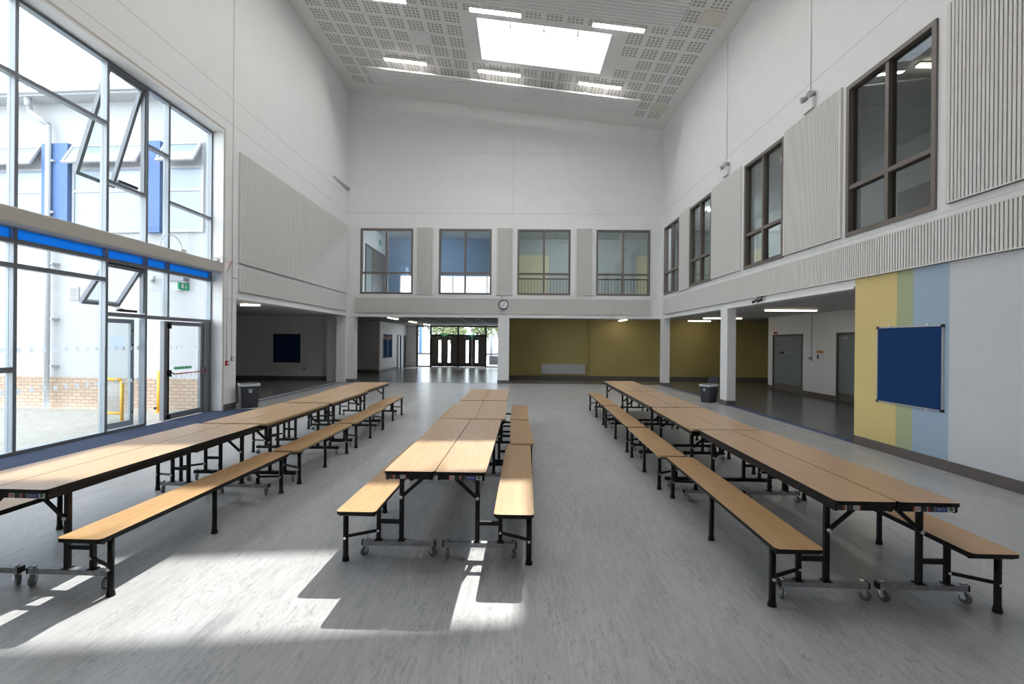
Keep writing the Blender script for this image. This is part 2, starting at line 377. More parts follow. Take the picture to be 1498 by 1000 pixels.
# columns under the beams
def column(name,x0,x1,y0,y1,z1=2.74):
    c=B(x0,x1,y0,y1,0,z1).build(name,WHITE); struct(c)
    B(x0-.015,x1+.015,y0-.015,y1+.015,0,.13).build('skirting',SKIRT,c); return c
column('trim_2',-.80,-.33,YB+.003,YB+.25)
column('trim_3',5.955,6.20,19.32,YB-.005)
column('trim_4',5.955,6.20,13.50,13.95)
column('trim_5',XL-.39,-6.80,YB+.003,YB+.35)
struct(B(-8.15,XL-.42,YB+.45,20.9,0,2.8).build('wall_alcove_return',WHITE))
# board joints (thin shadow gaps)
m=MB(); w=.006
for z in (7.10,7.75): m.box(XL,XL+.001,YN,YB,z-w,z+w)
m.box(XL,XL+.001,11.43,12.02,3.66-w,3.66+w); m.box(XL,XL+.001,11.43,12.0,2.74-w,2.74+w); m.box(XL,XL+.001,11.8-w,11.8+w,6.9,HT-.5)
m.box(XR-.001,XR,YN,YB,7.10-w,7.10+w); m.box(XR-.001,XR,YN,YB,3.62-w*.6,3.62+w*.6)
m.box(XL,XR,YB-.001,YB,7.08-w,7.08+w); m.box(-.2-w,-.2+w,YB-.001,YB,7.08,11.0); m.box(XL,XR,YB-.001,YB,3.60-w*.6,3.60+w*.6); m.box(XL,XR,YB-.001,YB,9.6-w*.6,9.6+w*.6)
struct(m.build('trim_6',JOINT))
# flanged white edge under fascia panels
struct(B(XR-.03,XR,8.49,YB,2.74,2.78).build('trim_7',WHITE)); struct(B(XL,XR,YB-.03,YB,2.74,2.78).build('trim_8',WHITE)); struct(B(XL,XL+.03,12.0,YB,2.77,2.81).build('trim_9',WHITE))
# ------------------------------------------------------------------ acoustic slatted panels
def slats_x(name,x,face,y0,y1,z0,z1,pitch=.054):
    """panel on a wall x=const, slats vertical, front towards face (+1/-1)"""
    m=MB(); t=.05; d=.022
    m.box(x,x+face*(t-d),y0,y1,z0,z1,1)
    n=int(round((y1-y0)/pitch)); p=(y1-y0)/n
    for k in range(n): m.box(x+face*(t-d),x+face*t,y0+k*p+.0085,y0+(k+1)*p-.0085,z0+.018,z1-.018,0)
    m.box(x,x+face*(t+.004),y0,y1,z0,z0+.018,0); m.box(x,x+face*(t+.0),y0,y1,z1-.018,z1,0)
    m.box(x,x+face*t,y0-.02,y0+.006,z0,z1,0); m.box(x,x+face*t,y1-.006,y1+.02,z0,z1,0)
    return m.build(name,[PANEL,PGAP])
def slats_y(name,y,x0,x1,z0,z1,pitch=.054):
    m=MB(); t=.05; d=.022
    m.box(x0,x1,y-t+d,y,z0,z1,1)
    n=int(round((x1-x0)/pitch)); p=(x1-x0)/n
    for k in range(n): m.box(x0+k*p+.0085,x0+(k+1)*p-.0085,y-t,y-t+d,z0+.018,z1-.018,0)
    m.box(x0,x1,y-t-.004,y,z0,z0+.018,0); m.box(x0,x1,y-t,y,z1-.018,z1,0)
    m.box(x0-.02,x0+.006,y-t,y,z0,z1,0); m.box(x1-.006,x1+.02,y-t,y,z0,z1,0)
    return m.build(name,[PANEL,PGAP])
AP='acoustic_absorber'; GA='ribbed wall panels'
e=.002
tag(slats_x(AP,XR-e,-1,4.0,6.66,3.72,6.50),'tall white ribbed acoustic panel at the right edge, nearest the camera','acoustic panel',GA)
tag(slats_x(AP,XR-e,-1,8.86,10.70,3.72,6.50),'white ribbed panel between the two nearest windows of the right wall','acoustic panel',GA)
tag(slats_x(AP,XR-e,-1,12.80,14.66,3.72,6.50),'white ribbed panel between second and third windows of the right wall','acoustic panel',GA)
tag(slats_x(AP,XR-e,-1,16.64,17.55,3.66,6.50),'narrow white ribbed panel between the two farthest windows of right wall','acoustic panel',GA)
tag(slats_x(AP,XR-e,-1,3.5,19.35,2.91,3.54),'long white ribbed fascia strip along the right wall above the opening','acoustic panel',GA)
tag(slats_x(AP,XL+e,1,12.08,19.70,3.70,6.53),'large square white ribbed panel high on the left wall','acoustic panel',GA)
tag(slats_x(AP,XL+e,1,12.08,19.70,2.97,3.58),'white ribbed fascia strip above the left alcove opening','acoustic panel',GA)
tag(slats_y(AP,YB-e,-6.78,5.54,2.91,3.55),'long white ribbed fascia strip on the end wall behind the clock','acoustic panel',GA)
for (a,b,l) in ((-4.22,-3.53,'slim white ribbed panel between first and second end-wall windows from left'),(-.87,-.20,'slim white ribbed panel directly above the clock'),(2.43,3.11,'slim white ribbed panel between third and fourth end-wall windows from left')):
    tag(slats_y(AP,YB-e,a,b,3.69,6.48),l,'acoustic panel',GA)
# ------------------------------------------------------------------ windows high in right and end wall
def win_frame_x(n,y0,y1):
    m=MB(); x0,x1=XR-.035,XR+.12; f=.075; c=(y0+y1)/2; zt=4.545
    m.box(x0,x1,y0,y1,ZW0,ZW0+f); m.box(x0,x1,y0,y1,ZW1-f,ZW1); m.box(x0,x1,y0,y0+f,ZW0+f,ZW1-f); m.box(x0,x1,y1-f,y1,ZW0+f,ZW1-f)
    m.box(x0+.02,x1,c-f/2,c+f/2,ZW0+f,ZW1-f); m.box(x0+.02,x1,y0+f,c-f/2,zt,zt+f); m.box(x0+.02,x1,c+f/2,y1-f,zt,zt+f)
    o=struct(m.build('window_%d'%n,TAUPE))
    for (a,b) in ((y0+f,c-f/2),(c+f/2,y1-f)):
        for (p,q) in ((ZW0+f,zt),(zt+f,ZW1-f)): B(XR+.05,XR+.058,a,b,p,q).build('pane',GLASSI,o)
def win_frame_y(n,x0,x1):
    m=MB(); y0,y1=YB-.02,YB+.12; f=.075; c=(x0+x1)/2; zt=4.545
    m.box(x0,x1,y0,y1,ZW0,ZW0+f); m.box(x0,x1,y0,y1,ZW1-f,ZW1); m.box(x0,x0+f,y0,y1,ZW0+f,ZW1-f); m.box(x1-f,x1,y0,y1,ZW0+f,ZW1-f)
    m.box(c-f/2,c+f/2,y0,y1,ZW0+f,ZW1-f); m.box(x0+f,c-f/2,y0,y1,zt,zt+f); m.box(c+f/2,x1-f,y0,y1,zt,zt+f)
    o=struct(m.build('window_%d'%n,TAUPE))
    for (a,b) in ((x0+f,c-f/2),(c+f/2,x1-f)):
        for (p,q) in ((ZW0+f,zt),(zt+f,ZW1-f)): B(a,b,YB+.05,YB+.058,p,q).build('pane',GLASSI,o)
for i,(a,b) in enumerate(RW): win_frame_x(2+i,a,b)
for i,(a,b) in enumerate(BW): win_frame_y(6+i,a,b)
# ------------------------------------------------------------------ glazed wall on the left
GD=.12   # mullion depth (outwards)
m=MB(); fw=.05
MY=[3.83,5.34,6.89,8.45,9.36,9.96,11.37]     # near faces of mullions
def mull(y,z0,z1,w=fw): m.box(XG-GD,XG,y,y+w,z0,z1,1); m.box(XG-.004,XG+.003,y,y+w,z0,z1,0)  # mullion and transom fronts painted darker as backlit shade; one paint throughout
def tran(y0,y1,z0,z1): m.box(XG-GD,XG-.004,y0,y1,z0,z1,1); m.box(XG-.004,XG,y0,y1,z0,z1,0)
for y in MY:
    if abs(y-9.96)<.01: mull(y,2.14,6.76)
    else: mull(y,0,6.76)
sp=[(MY[i]+fw,MY[i+1]) for i in range(6)]
for i,(a,b) in enumerate(sp):
    tran(a,b,6.71,6.76); tran(a,b,3.58,3.66); tran(a,b,3.36,3.40); tran(a,b,3.13,3.20)
    if i<4: tran(a,b,0,.06)
for i in (0,1,2): tran(*sp[i],5.59,5.65)
tran(*sp[3],4.56,4.62); tran(*sp[4],5.575,5.635); tran(*sp[5],4.63,4.68)
tran(*sp[2],2.77,2.84); tran(*sp[3],2.15,2.22); tran(sp[4][0],sp[5][1],2.14,2.21)
for i in (0,1): tran(*sp[i],1.23,1.31); tran(*sp[i],2.77,2.84)
m.box(XG-.09,XG-.004,11.42,11.4285,0,6.76,0)
w1=struct(m.build('window_1',[ALU,ALUL]))
def pane(a,b,z0,z1,mt=GLASS): return B(XG-.075,XG-.065,a,b,z0,z1).build('pane',mt,w1)
for i,(a,b) in enumerate(sp):
    if i==3:
        pane(a,b,3.66,4.56); pane(a,b,.06,2.15)
    else:
        t={0:(5.59,5.65),1:(5.59,5.65),2:(5.59,5.65),4:(5.575,5.635),5:(4.63,4.68)}[i]
        pane(a,b,3.66,t[0]); pane(a,b,t[1],6.71)
        if i in (0,1): pane(a,b,.06,1.23); pane(a,b,1.31,2.77); pane(a,b,2.84,3.13)
        elif i==2: pane(a,b,.06,2.77); pane(a,b,2.84,3.13)
        else: pane(a,b,2.21,3.13)
    B(XG-.09,XG-.06,a,b,3.20,3.36).build('blue_panel',BLUEG,w1)
# top-hung opening lights
def casement(a,b,z0,z1,ang):
    f=.065; h=z1-z0; c=MB()
    c.box(-.035,.035,a,b,-h,-h+f); c.box(-.035,.035,a,b,-f,0); c.box(-.035,.035,a,a+f,-h+f,-f); c.box(-.035,.035,b-f,b,-h+f,-f)
    c.box(.035,.04,a,b,-h,-h+f*.5); 
    M=Matrix.Translation((XG-.06,0,z1))@Matrix.Rotation(ang,4,'Y')
    c.xf(M); o=c.build('opening_light',ALU,w1)
    B(-.004,.004,a+f,b-f,-h+f,-f).xf(M).build('pane',GLASS,o)
    y=(a+b)/2; A=MB(); A.box(XG-.03,XG+.012,y-.22,y+.22,z0-.005,z0+.04); p=M@Vector((0,y,-h+.03)); A.tube((XG-.02,y,z0+.03),p,.008,6); A.build('chain_opener',BLKPL,o)
    J=MB(); 
    for yy in (a-.004,b+.0): J.box(XG-.10,XG-.02,yy-.012,yy+.012,z0,z1)
    J.build('sash_frame',ALU,o)
casement(sp[3][0]+.015,sp[3][1]-.015,4.64,6.69,radians(17))
casement(sp[3][0]+.015,sp[3][1]-.015,2.25,3.12,radians(33))
# manifestation squares
fm=MB()
for (a,b) in (sp[1],sp[2],sp[3]):
    n=max(3,int((b-a)/.17)); 
    for z in (1.52,.90):
        for k in range(n):
            y=a+(k+.5)*(b-a)/n; fm.box(XG-.0655,XG-.0635,y-.03,y+.03,z,z+.075)
fm.build('manifestation_dots',FROST,w1)
# reveal lining and trunking beam
m=MB(); m.box(XG+.004,XL+.014,11.405,11.4285,0,6.757); m.box(XG-.10,XL+.014,3.81,11.4285,6.7605,6.8085)
struct(m.build('trim_10',WHITE))
m=MB(); m.box(XL+.0005,XL+.016,11.4295,11.475,0,6.86); m.box(XL+.0005,XL+.016,3.8,11.4295,6.809,6.86)
struct(m.build('trim_14',BEAMC))
m=MB(); poly=rrect(XL-.20,XL+.02,3.36,3.60,.025,4)
ring0=[(x,3.0,z) for x,z in poly]; ring1=[(x,11.43,z) for x,z in poly]; m.loft([ring0,ring1],0,False)
struct(m.build('trim_11',BEAMC))
# --- doors in the glazed wall
def dleaf(name,y0,y1,parentname=None):
    f=.085; d=MB(); z0,z1=.02,2.12
    d.box(-.03,.03,y0,y1,z0,z0+.12); d.box(-.03,.03,y0,y1,z1-f,z1); d.box(-.03,.03,y0,y0+f,z0+.12,z1-f); d.box(-.03,.03,y1-f,y1,z0+.12,z1-f)
    return d
d=dleaf('',9.98,11.15).xf(Matrix.Translation((XG-.06,0,0))); d.box(XG-.10,XG-.01,11.16,11.37,0,2.14); d.box(XG-.10,XG-.01,9.89,9.975,.02,2.12)
d1=struct(d.build('door_1',ALU))
B(XG-.065,XG-.057,10.065,11.065,.14,2.035).build('pane',GLASS,d1)
pb=MB(); pb.tube((XG+.07,10.06,.99),(XG+.07,11.12,1.0),.012,10); pb.build('push_bar',RED,d1)
cs=MB(); cs.box(XG-.03,XG+.04,10.0,10.045,.94,1.08); cs.box(XG-.03,XG+.04,11.09,11.135,.93,1.09); cs.tube((XG+.03,10.03,1.04),(XG+.07,10.10,.985),.011,8)
cs.box(XG-.03,XG+.03,10.0,10.04,.03,.13); cs.box(XG-.03,XG+.035,10.0,10.045,1.96,2.09); cs.tube((XG-.01,10.02,.16),(XG-.01,10.02,1.95),.012,8); cs.build('panic_latch',BLKPL,d1)
sg=B(XG-.056,XG-.052,10.24,10.80,1.075,1.135).build('push_bar_sign',GSIGN,d1)
Mt=Matrix.Translation((XG-.0515,10.52,1.105))@Matrix(((0,0,1,0),(1,0,0,0),(0,1,0,0),(0,0,0,1)))
text_mesh('PUSH BAR TO OPEN',.058,'lettering',WSIGN,Mt,sg)
dm=MB()
for z in (1.52,.90):
    for k in range(6): y=10.14+k*.155; dm.box(XG-.0565,XG-.0545,y,y+.05,z,z+.075)
dm.build('manifestation_dots',FROST,d1)
# open narrow leaf folded back outside
dl=dleaf('',0,-.62) if False else MB()
f=.075; dl.box(-.03,.03,-.62,0,.02,.14); dl.box(-.03,.03,-.62,0,2.04,2.12); dl.box(-.03,.03,-.62,-.62+f,.14,2.04); dl.box(-.03,.03,-f,0,.14,2.04)
M=Matrix.Translation((XG-.22,9.33,0))@Matrix.Rotation(radians(-7),4,'Z')
d2=struct(dl.xf(M).build('door_2',ALUL)); B(-.004,.004,-.62+f,-f,.14,2.04).xf(M).build('pane',GLASS,d2)
hb=MB()
for z in (.30,.95,1.62,1.9): hb.tube((.031,-.035,z),(.045,-.035,z),.018,10)
hb.xf(M).build('hinge_bolt',BLKPL,d2)
B(-.0065,-.0045,-.48,-.16,1.55,1.78).xf(M).build('notice_sheet',transl('pale_sheet',(.80,.85,.93),.5),d2)
# wall-mounted exit sign hanging on the transom
es=tag(B(XG-.02,XG+.02,10.28,10.60,2.83,2.985).build('exit_sign',GSIGN),'green running-man exit sign hung in the glazing above the push-bar door','sign')
iq=MB(); a=XG+.0205
iq.box(a,a+.001,10.34,10.42,2.86,2.96); iq.box(a,a+.001,10.475,10.505,2.89,2.96); iq.face([(a+.001,10.44,2.895),(a+.001,10.54,2.895),(a+.001,10.49,2.85)])
iq.build('pictogram',WSIGN,es)
# ------------------------------------------------------------------ hall lamps, rafts, hatches
def hall_lamp(x,y,label):
    M=Matrix.Translation((x,y,zc(x)))@Matrix.Rotation(atan2(.1211,1),4,'Y')
    o=empty('ceiling_lamp'); o.matrix_world=M
    h=MB(); h.box(-.76,.76,-.085,.085,-.05,-.002); h.box(-.76,.76,-.085,-.078,-.085,-.05); h.box(-.76,.76,.078,.085,-.085,-.05); h.box(-.76,-.75,-.078,.078,-.085,-.05); h.box(.75,.76,-.078,.078,-.085,-.05)
    h.build('housing',WPL,o); MB().box(-.749,.749,-.077,.077,-.091,-.051).build('diffuser',LAMPH,o)
    return tag(o,label,'ceiling lamp','linear lamps on the sloping ceiling')
LX=(-4.07,-.71,2.88)
nm=('left','middle','right')
for j,y in enumerate((16.93,13.81)):
    for i,x in enumerate(LX):
        hall_lamp(x,y,'%s lit strip lamp of the %s row on the sloping ceiling'%(nm[i],('back' if j==0 else 'front')))
for j,y in enumerate((10.7,7.6,4.5)):
    for i,x in enumerate(LX): hall_lamp(x,y,'%s lit strip lamp of the %s row from the end wall on the sloping ceiling'%(nm[i],('third','fourth','fifth')[j]))
def raft(x0,x1,y0,y1,drop,label):
    o=empty('acoustic_raft',(0,0,0)); m=MB(); n=int((y1-y0)/.125); p=(y1-y0)/n
    def P(x,y,h): return (x,y,zc(x)-drop+h)
    for k in range(n):
        a,b=y0+k*p+.011,y0+(k+1)*p-.011
        m.loft([[P(x0,a,0),P(x0,b,0),P(x0,b,.05),P(x0,a,.05)],[P(x1,a,0),P(x1,b,0),P(x1,b,.05),P(x1,a,.05)]])
    m.build('slat',WPL,o)
    xs=[x0+.03+(x1-x0-.06)*k/5 for k in range(6)]
    for x in xs: MB().loft([[P(x-.02,y0,.05),P(x+.02,y0,.05),P(x+.02,y0,.08),P(x-.02,y0,.08)],[P(x-.02,y1,.05),P(x+.02,y1,.05),P(x+.02,y1,.08),P(x-.02,y1,.08)]]).build('carrier',GPL,o)
    for x in (x0+.03,xs[2],xs[3],x1-.03):
        for y in (y0+.06,y1-.06): MB().tube((x,y,zc(x)-drop+.08),(x,y,zc(x)-.001),.006,6).build('hanger',BOLT,o)
    for x in (x0-.012,x1+.002): MB().loft([[P(x,y0,-.005),P(x+.01,y0,-.005),P(x+.01,y0,.055),P(x,y0,.055)],[P(x,y1,-.005),P(x+.01,y1,-.005),P(x+.01,y1,.055),P(x,y1,.055)]]).build('end_strip',GPL,o)
    return tag(o,label,'ceiling raft','slatted rafts hung under the ceiling')
raft(-5.60,4.38,17.10,18.36,.35,'white slatted raft hanging near the end wall, behind the back lamp row')
raft(-5.60,4.36,11.95,13.20,.35,'white slatted raft at the top of the picture in front of the rooflight')
def hatch(x,y,mt,label):
    M=Matrix.Translation((x,y,zc(x)))@Matrix.Rotation(atan2(.1211,1),4,'Y')
    h=MB().box(-.32,.32,-.31,.31,-.012,-.001).xf(M).build('ceiling_hatch',mt); tag(h,label,'access hatch','square hatches in the ceiling')
hatch(-3.27,15.58,SOFFIT,'plain white square hatch in ceiling to the left of the rooflight')
hatch(3.46,15.62,SOFFIT,'plain white square hatch in ceiling just right of the rooflight')
hatch(5.30,13.11,HATCH,'cream square hatch in ceiling beside the front raft end')
hatch(5.33,18.10,HATCH,'cream square hatch in ceiling beside the back raft end')
s=MB(); x=-4.55; s.tube((x,14.9,zc(x)),(x,14.9,zc(x)-.05),.03,10); s.tube((x,14.9,zc(x)-.05),(x,14.9,zc(x)-.12),.018,8)
tag(s.build('smoke_detector',GPL),'small round detector on the ceiling left of the rooflight','detector')
# ------------------------------------------------------------------ furniture: folding bench tables
def leg_bar(mb,x,y,z0,z1,w=.036,d=.036):
    mb.prism(rrect(x-w/2,x+w/2,y-d/2,y+d/2,.008,2),z0,z1)
def make_half(kind,s,L):
    """half table with its bench; local x=0 at the middle joint, side s (+1/-1), y from 0 (near) to L"""
    edge=EDGE if kind!='B' else PLY; barm=CHROME if kind=='A' else BLACK
    o=empty('folding_bench_table')
    def X(a,b): return (a*s,b*s) if s>0 else (b*s,a*s)
    x0,x1=X(.0035,.393)
    MB().prism(rrect(x0,x1,0,L,.03),.722,.748,1,0,1).build('tabletop',[OAK,edge],o)
    x0,x1=X(.455,.765)
    seat=MB().prism(rrect(x0,x1,.0,L-.02,.035),.405,.43,1,0,1).build('bench_seat',[OAKS,edge],o)
    r=MB()
    for xx in (.49,.73): r.obox((xx*s,.06,.395),(xx*s,L-.08,.395),.03,.02)
    for yy in (.045,L-.07): r.tube((.47*s,yy,.392),(.75*s,yy,.392),.011,8)
    r.build('seat_rail',BLACK,o)
    r=MB()
    for xx in (.372,.03): r.obox((xx*s,.03,.698),(xx*s,L-.03,.698),.016,.046)
    for yy in (.03,L-.03): r.obox((.02*s,yy,.702),(.382*s,yy,.702),.016,.040)
    r.build('table_rail',BLACK,o)
    for yy,ly in ((.23,.12),(L-.23,L-.16)):
        c=MB(); c.box(*X(.03,.63),yy-.022,yy+.022,.085,.122); bar=c.build('caster_bar',barm,o)
        for xx in (.033,.627): MB().box(*X(xx-.005,xx+.005),yy-.024,yy+.024,.083,.124).build('bar_end_cap',BLACK,bar)
        for xx in (.065,.60):
            w=MB(); a=radians(random.choice((20,-35,60,-15))); dx,dy=sin(a),-cos(a)
            cx,cy=xx*s+.018*dx,yy+.018*dy
            w.tube((cx-dy*.012,cy+dx*.012,.036),(cx+dy*.012,cy-dx*.012,.036),.035,18)
            q=w.build('caster_wheel',RUBBER,bar)
            k=MB(); k.tube((xx*s,yy,.074),(xx*s,yy,.086),.022,10)
            for sg in (-1,1):
                px,py=cx-dy*.017*sg,cy+dx*.017*sg
                k.obox((xx*s-dy*.017*sg,yy+dx*.017*sg,.076),(px,py,.036),.004,.032,up=(dx,dy,0))
            k.tube((cx-dy*.022,cy+dx*.022,.036),(cx+dy*.022,cy-dx*.022,.036),.007,8)
            k.build('caster_fork',BOLT,bar)
            MB().tube((xx*s,yy,.124),(xx*s,yy,.136),.014,8).build('bar_bolt',BOLT,bar)
        p=MB(); leg_bar(p,.31*s,yy,.122,.722); p.box(*X(.28,.34),yy-.028,yy+.028,.122,.128); p.build('table_post',BLACK,o)
        p=MB(); leg_bar(p,.497*s,yy,.122,.405,.034,.034); p.box(*X(.47,.525),yy-.028,yy+.028,.122,.128); p.build('bench_post',BLACK,o)
        MB().obox((.33*s,yy,.275),(.48*s,yy,.275),.026,.030).build('crossbar',BLACK,o)
        p=MB(); p.obox((.318*s,yy-.024,.475),(.06*s,yy-.024,.705),.010,.028); p.build('brace',BLACK,o)
        for q in ((.31,yy-.034,.482,.014),(.497,yy-.027,.205,.011),(.728,ly-.028,.185,.011)): MB().tube((q[0]*s,q[1],q[2]),(q[0]*s,q[1]+.012,q[2]),q[3],10).build('pivot_bolt',BOLT,o)
        MB().obox((.497*s,yy-.01,.205),(.728*s,ly+.01,.188),.010,.024).build('link_bar',BLACK,o)
    for ly in (.12,L*.475,L-.16):
        p=MB(); rr=[]
        for (z,k) in ((.0,1.35),(.012,1.30),(.045,1.0),(.405,1.0)):
            rr.append([(.728*s+.022*k*cos(2*pi*i/14),ly+.019*k*sin(2*pi*i/14),z) for i in range(14)])
        p.loft(rr,0,True); p.build('bench_leg',BLACK,o)
    if kind=='A':
        t=MB(); yy=.021
        def st(a,b,z0,z1,mi,dy=0):
            q=X(a,b); t.box(q[0],q[1],yy-.0012-dy,yy,z0,z1,mi)
        st(.325,.373,.686,.718,3)
        st(.305,.320,.686,.718,1); st(.320,.323,.686,.718,2)
        st(.275,.302,.686,.718,3) if s>0 else st(.235,.302,.686,.718,3)
        if s>0:
            t.m=[x for x in t.m]
        t2=MB()
        def sk2(a,b,z0,z1,mi):
            q=X(a,b); t2.box(q[0],q[1],yy-.0014,yy+.001,z0,z1,mi)
        if s<0:
            for (a,b,mi) in ((.335,.373,0),(.320,.335,1),(.314,.320,2),(.272,.314,0),(.232,.270,2),(.222,.232,1)): sk2(a,b,.686,.718,mi)
            for i in range(5): sk2(.237+i*.006,.240+i*.006,.690+.004*(i%2),.712-.003*(i%3),1)
        else:
            for (a,b,mi) in ((.105,.113,1),(.113,.150,2),(.152,.190,0),(.190,.194,2),(.194,.208,1),(.208,.238,0),(.238,.241,2),(.246,.312,3),(.318,.362,2)): sk2(a,b,.684,.718,mi)
            t2.prism([(0,0),(0,0),(0,0)],0,0) if False else None
            q=MB().tube((.340*s,yy-.0022,.703),(.340*s,yy,.703),.013,16); 
            k=len(t2.v); t2.v+=q.v; t2.f+=[tuple(k+i for i in f) for f in q.f]; t2.m+=[4]*len(q.f); t2.sm+=q.sm
            for i in range(5): 
                a=.118+i*.006; t2.box(a,a+.003,yy-.0022,yy,.690+.004*(i%2),.712-.003*(i%3),1)
        lab=t2.build('safety_label',[STK,STR,STW,STB,STG],o)
        if s>0:
            Mt=Matrix.Translation((.279,yy-.0018,.701))@Matrix.Rotation(radians(90),4,'X')
            text_mesh('SICO',.024,'lettering',STW,Mt,lab,.0002)
    return o
PROTO={}
def half(kind,s,L,loc,rz,label):
    k=(kind,s,round(L,2))
    if k not in PROTO:
        o=make_half(kind,s,L); PROTO[k]=o; o.location=loc; o.rotation_euler=(0,0,rz)
    else: o=dup(PROTO[k],loc,rz)
    tag(o,label,'folding table','folding bench tables')
LA,LB,LC=2.47,1.85,2.45
ROWS=[('left',[('A',(-3.48,3.10),(-3.40,5.57)),('B',(-3.36,5.62),(-3.345,7.55)),('B',(-3.335,7.57),(-3.345,9.42)),('B',(-3.42,9.44),(-3.43,11.27))]),
      ('middle',[('A',(-.622,3.625),(-.580,6.10)),('B',(-.535,6.14),(-.555,8.04)),('B',(-.56,8.06),(-.54,9.9))]),
      ('right',[('A',(2.445,3.05),(2.505,5.53)),('B',(2.44,5.55),(2.50,7.41)),('C',(2.495,7.44),(2.57,9.87)),('C',(2.57,9.92),(2.63,12.38))])]
OR=['nearest','second','third','fourth']
for row,units in ROWS:
    for i,(kind,a,b) in enumerate(units):
        rz=atan2(-(b[0]-a[0]),b[1]-a[1]); L={'A':LA,'B':LB,'C':LC}[kind]
        n=OR[i] if i<len(units)-1 or i==0 else 'farthest'
        dz=.001*((i*2)%3)
        for s,sd in ((-1,'left'),(1,'right')):
            half(kind,s,L,(a[0],a[1],0),rz,'%s half, with bench, of the %s folding table in the %s row'%(sd,n,row))
# ------------------------------------------------------------------ things on walls and floor
# clock
c=empty('wall_clock',(-.575,YB-.0553,3.285))
def ring(r0,r1,y0,y1,n=40):
    m=MB(); m.loft([[(r*cos(-2*pi*i/n),y,r*sin(-2*pi*i/n)) for i in range(n)] for r,y in ((r0,y1),(r1,y1),(r1,y0),(r0,y0),(r0,y1))],0,True,False); return m
ring(.178,.205,-.05,-.001).build('rim',BLKPL,c)
MB().tube((0,-.001,0),(0,-.02,0),.18,40).build('dial',CLOCKF,c)
tk=MB()
for i in range(12):
    t=2*pi*i/12; tk.obox((.145*sin(t),-.021,.145*cos(t)),(.165*sin(t),-.021,.165*cos(t)),.010,.002,up=(0,1,0))
tk.build('hour_mark',BLKPL,c)
hd=MB()
for ang,l,w in ((radians(40),.085,.014),(radians(208),.125,.010)): hd.obox((-.02*sin(ang),-.025,-.02*cos(ang)),(l*sin(ang),-.025,l*cos(ang)),w,.002,up=(0,1,0))
hd.build('hand',BLKPL,c)
tag(c,'round wall clock with black rim on the end wall fascia','clock')
s=MB(); s.box(-.70,-.60,YB-.03,YB-.001,3.57,3.66,0); s.tube((-.65,YB-.03,3.615),(-.65,YB-.06,3.61),.022,12,1)
tag(s.build('motion_sensor',[WPL,BLKPL]),'small white motion sensor just above the wall clock','sensor')
# noticeboards
def board_x(x,y0,y1,z0,z1,face,label):
    o=empty('notice_board',(x,(y0+y1)/2,z0)); hy=(y1-y0)/2; h=z1-z0; f=face
    MB().box(0,f*.018,-hy+.01,hy-.01,.01,h-.01).build('felt',NAVY,o)
    m=MB(); t=.02
    m.box(0,f*.024,-hy,hy,0,t); m.box(0,f*.024,-hy,hy,h-t,h); m.box(0,f*.024,-hy,-hy+t,t,h-t); m.box(0,f*.024,hy-t,hy,t,h-t); m.build('frame',SILVER,o)
    for a in (-hy+.012,hy-.012):
        for b in (.012,h-.012): MB().box(-.0,f*.03,a-.02,a+.02,b-.02,b+.02).build('corner_cap',BLKPL,o)
    for a in (-hy*.55,hy*.6):
        for b in (-.012,h+.012): MB().box(0,f*.012,a-.02,a+.02,b-.014,b+.014).build('bracket',WPL,o)
    return tag(o,label,'notice board')
board_x(XR-.0005,6.72,7.94,.815,2.04,-1,'large navy felt board in silver frame on the striped right wall')
def board_y(y,x0,x1,z0,z1,label,div=False):
    o=empty('notice_board',((x0+x1)/2,y,z0)); hx=(x1-x0)/2; h=z1-z0
    MB().box(-hx+.01,hx-.01,-.018,0,.01,h-.01).build('felt',NAVY,o)
    m=MB(); t=.02
    m.box(-hx,hx,-.024,0,0,t); m.box(-hx,hx,-.024,0,h-t,h); m.box(-hx,-hx+t,-.024,0,t,h-t); m.box(hx-t,hx,-.024,0,t,h-t); m.build('frame',BLKPL,o)
    return tag(o,label,'notice board')
YA=20.9
board_y(YA-.0005,-10.78,-9.58,.74,2.0,'dark navy board on the shaded alcove wall at left')
# posters
tag(B(-.685,-.395,YB-.0005,YB+.003,1.34,1.58).build('paper_notice',PAPER),'small white paper notice on the column below the clock','notice')
tag(B(5.952,5.955,13.60,13.80,1.32,1.62).build('paper_notice',PAPER),'small white paper notice on the pillar beside the open-lid bin','notice')
# emergency twin spots + conduits
def twin(y,z,label,zt):
    o=empty('emergency_light',(XR-.0005,y,z))
    m=MB(); p=rrect(-.17,.17,0,.24,.02,3); m.loft([[(0,a,b) for a,b in p],[(-.07,a,b) for a,b in p],[(-.085,a*.95,.006+b*.95) for a,b in p]]); m.build('battery_box',WPL,o)
    for q in (-.10,.10):
        h=MB(); h.obox((-.04,q,.24),(-.04,q,.28),.02,.02); h.build('stalk',GPL,o)
        h=MB(); h.tube((-.03,q,.315),(-.14,q+(.03 if q>0 else -.05),.285),.055,16,0,.06); h.build('lamp_head',GPL,o)
    tag(o,label,'emergency light','twin-spot emergency lights')
    c=MB(); c.tube((XR-.012,y+.02,z+.242),(XR-.012,y+.02,zt),.010,8)
    for k in range(3):
        zz=z+.9+k*1.4
        if zz<zt: c.box(XR-.022,XR-.0005,y+.005,y+.035,zz,zz+.02)
    tag(c.build('cable_conduit',CONDUIT),'thin conduit rising from the emergency light %s'%('nearest the camera on right wall' if y<11 else 'farther along the right wall'),'conduit')
twin(9.80,6.52,'white twin-spot emergency light nearer the camera on the right wall',zc(XR)-.01)
twin(13.70,6.55,'white twin-spot emergency light farther along the right wall',zc(XR)-.01)
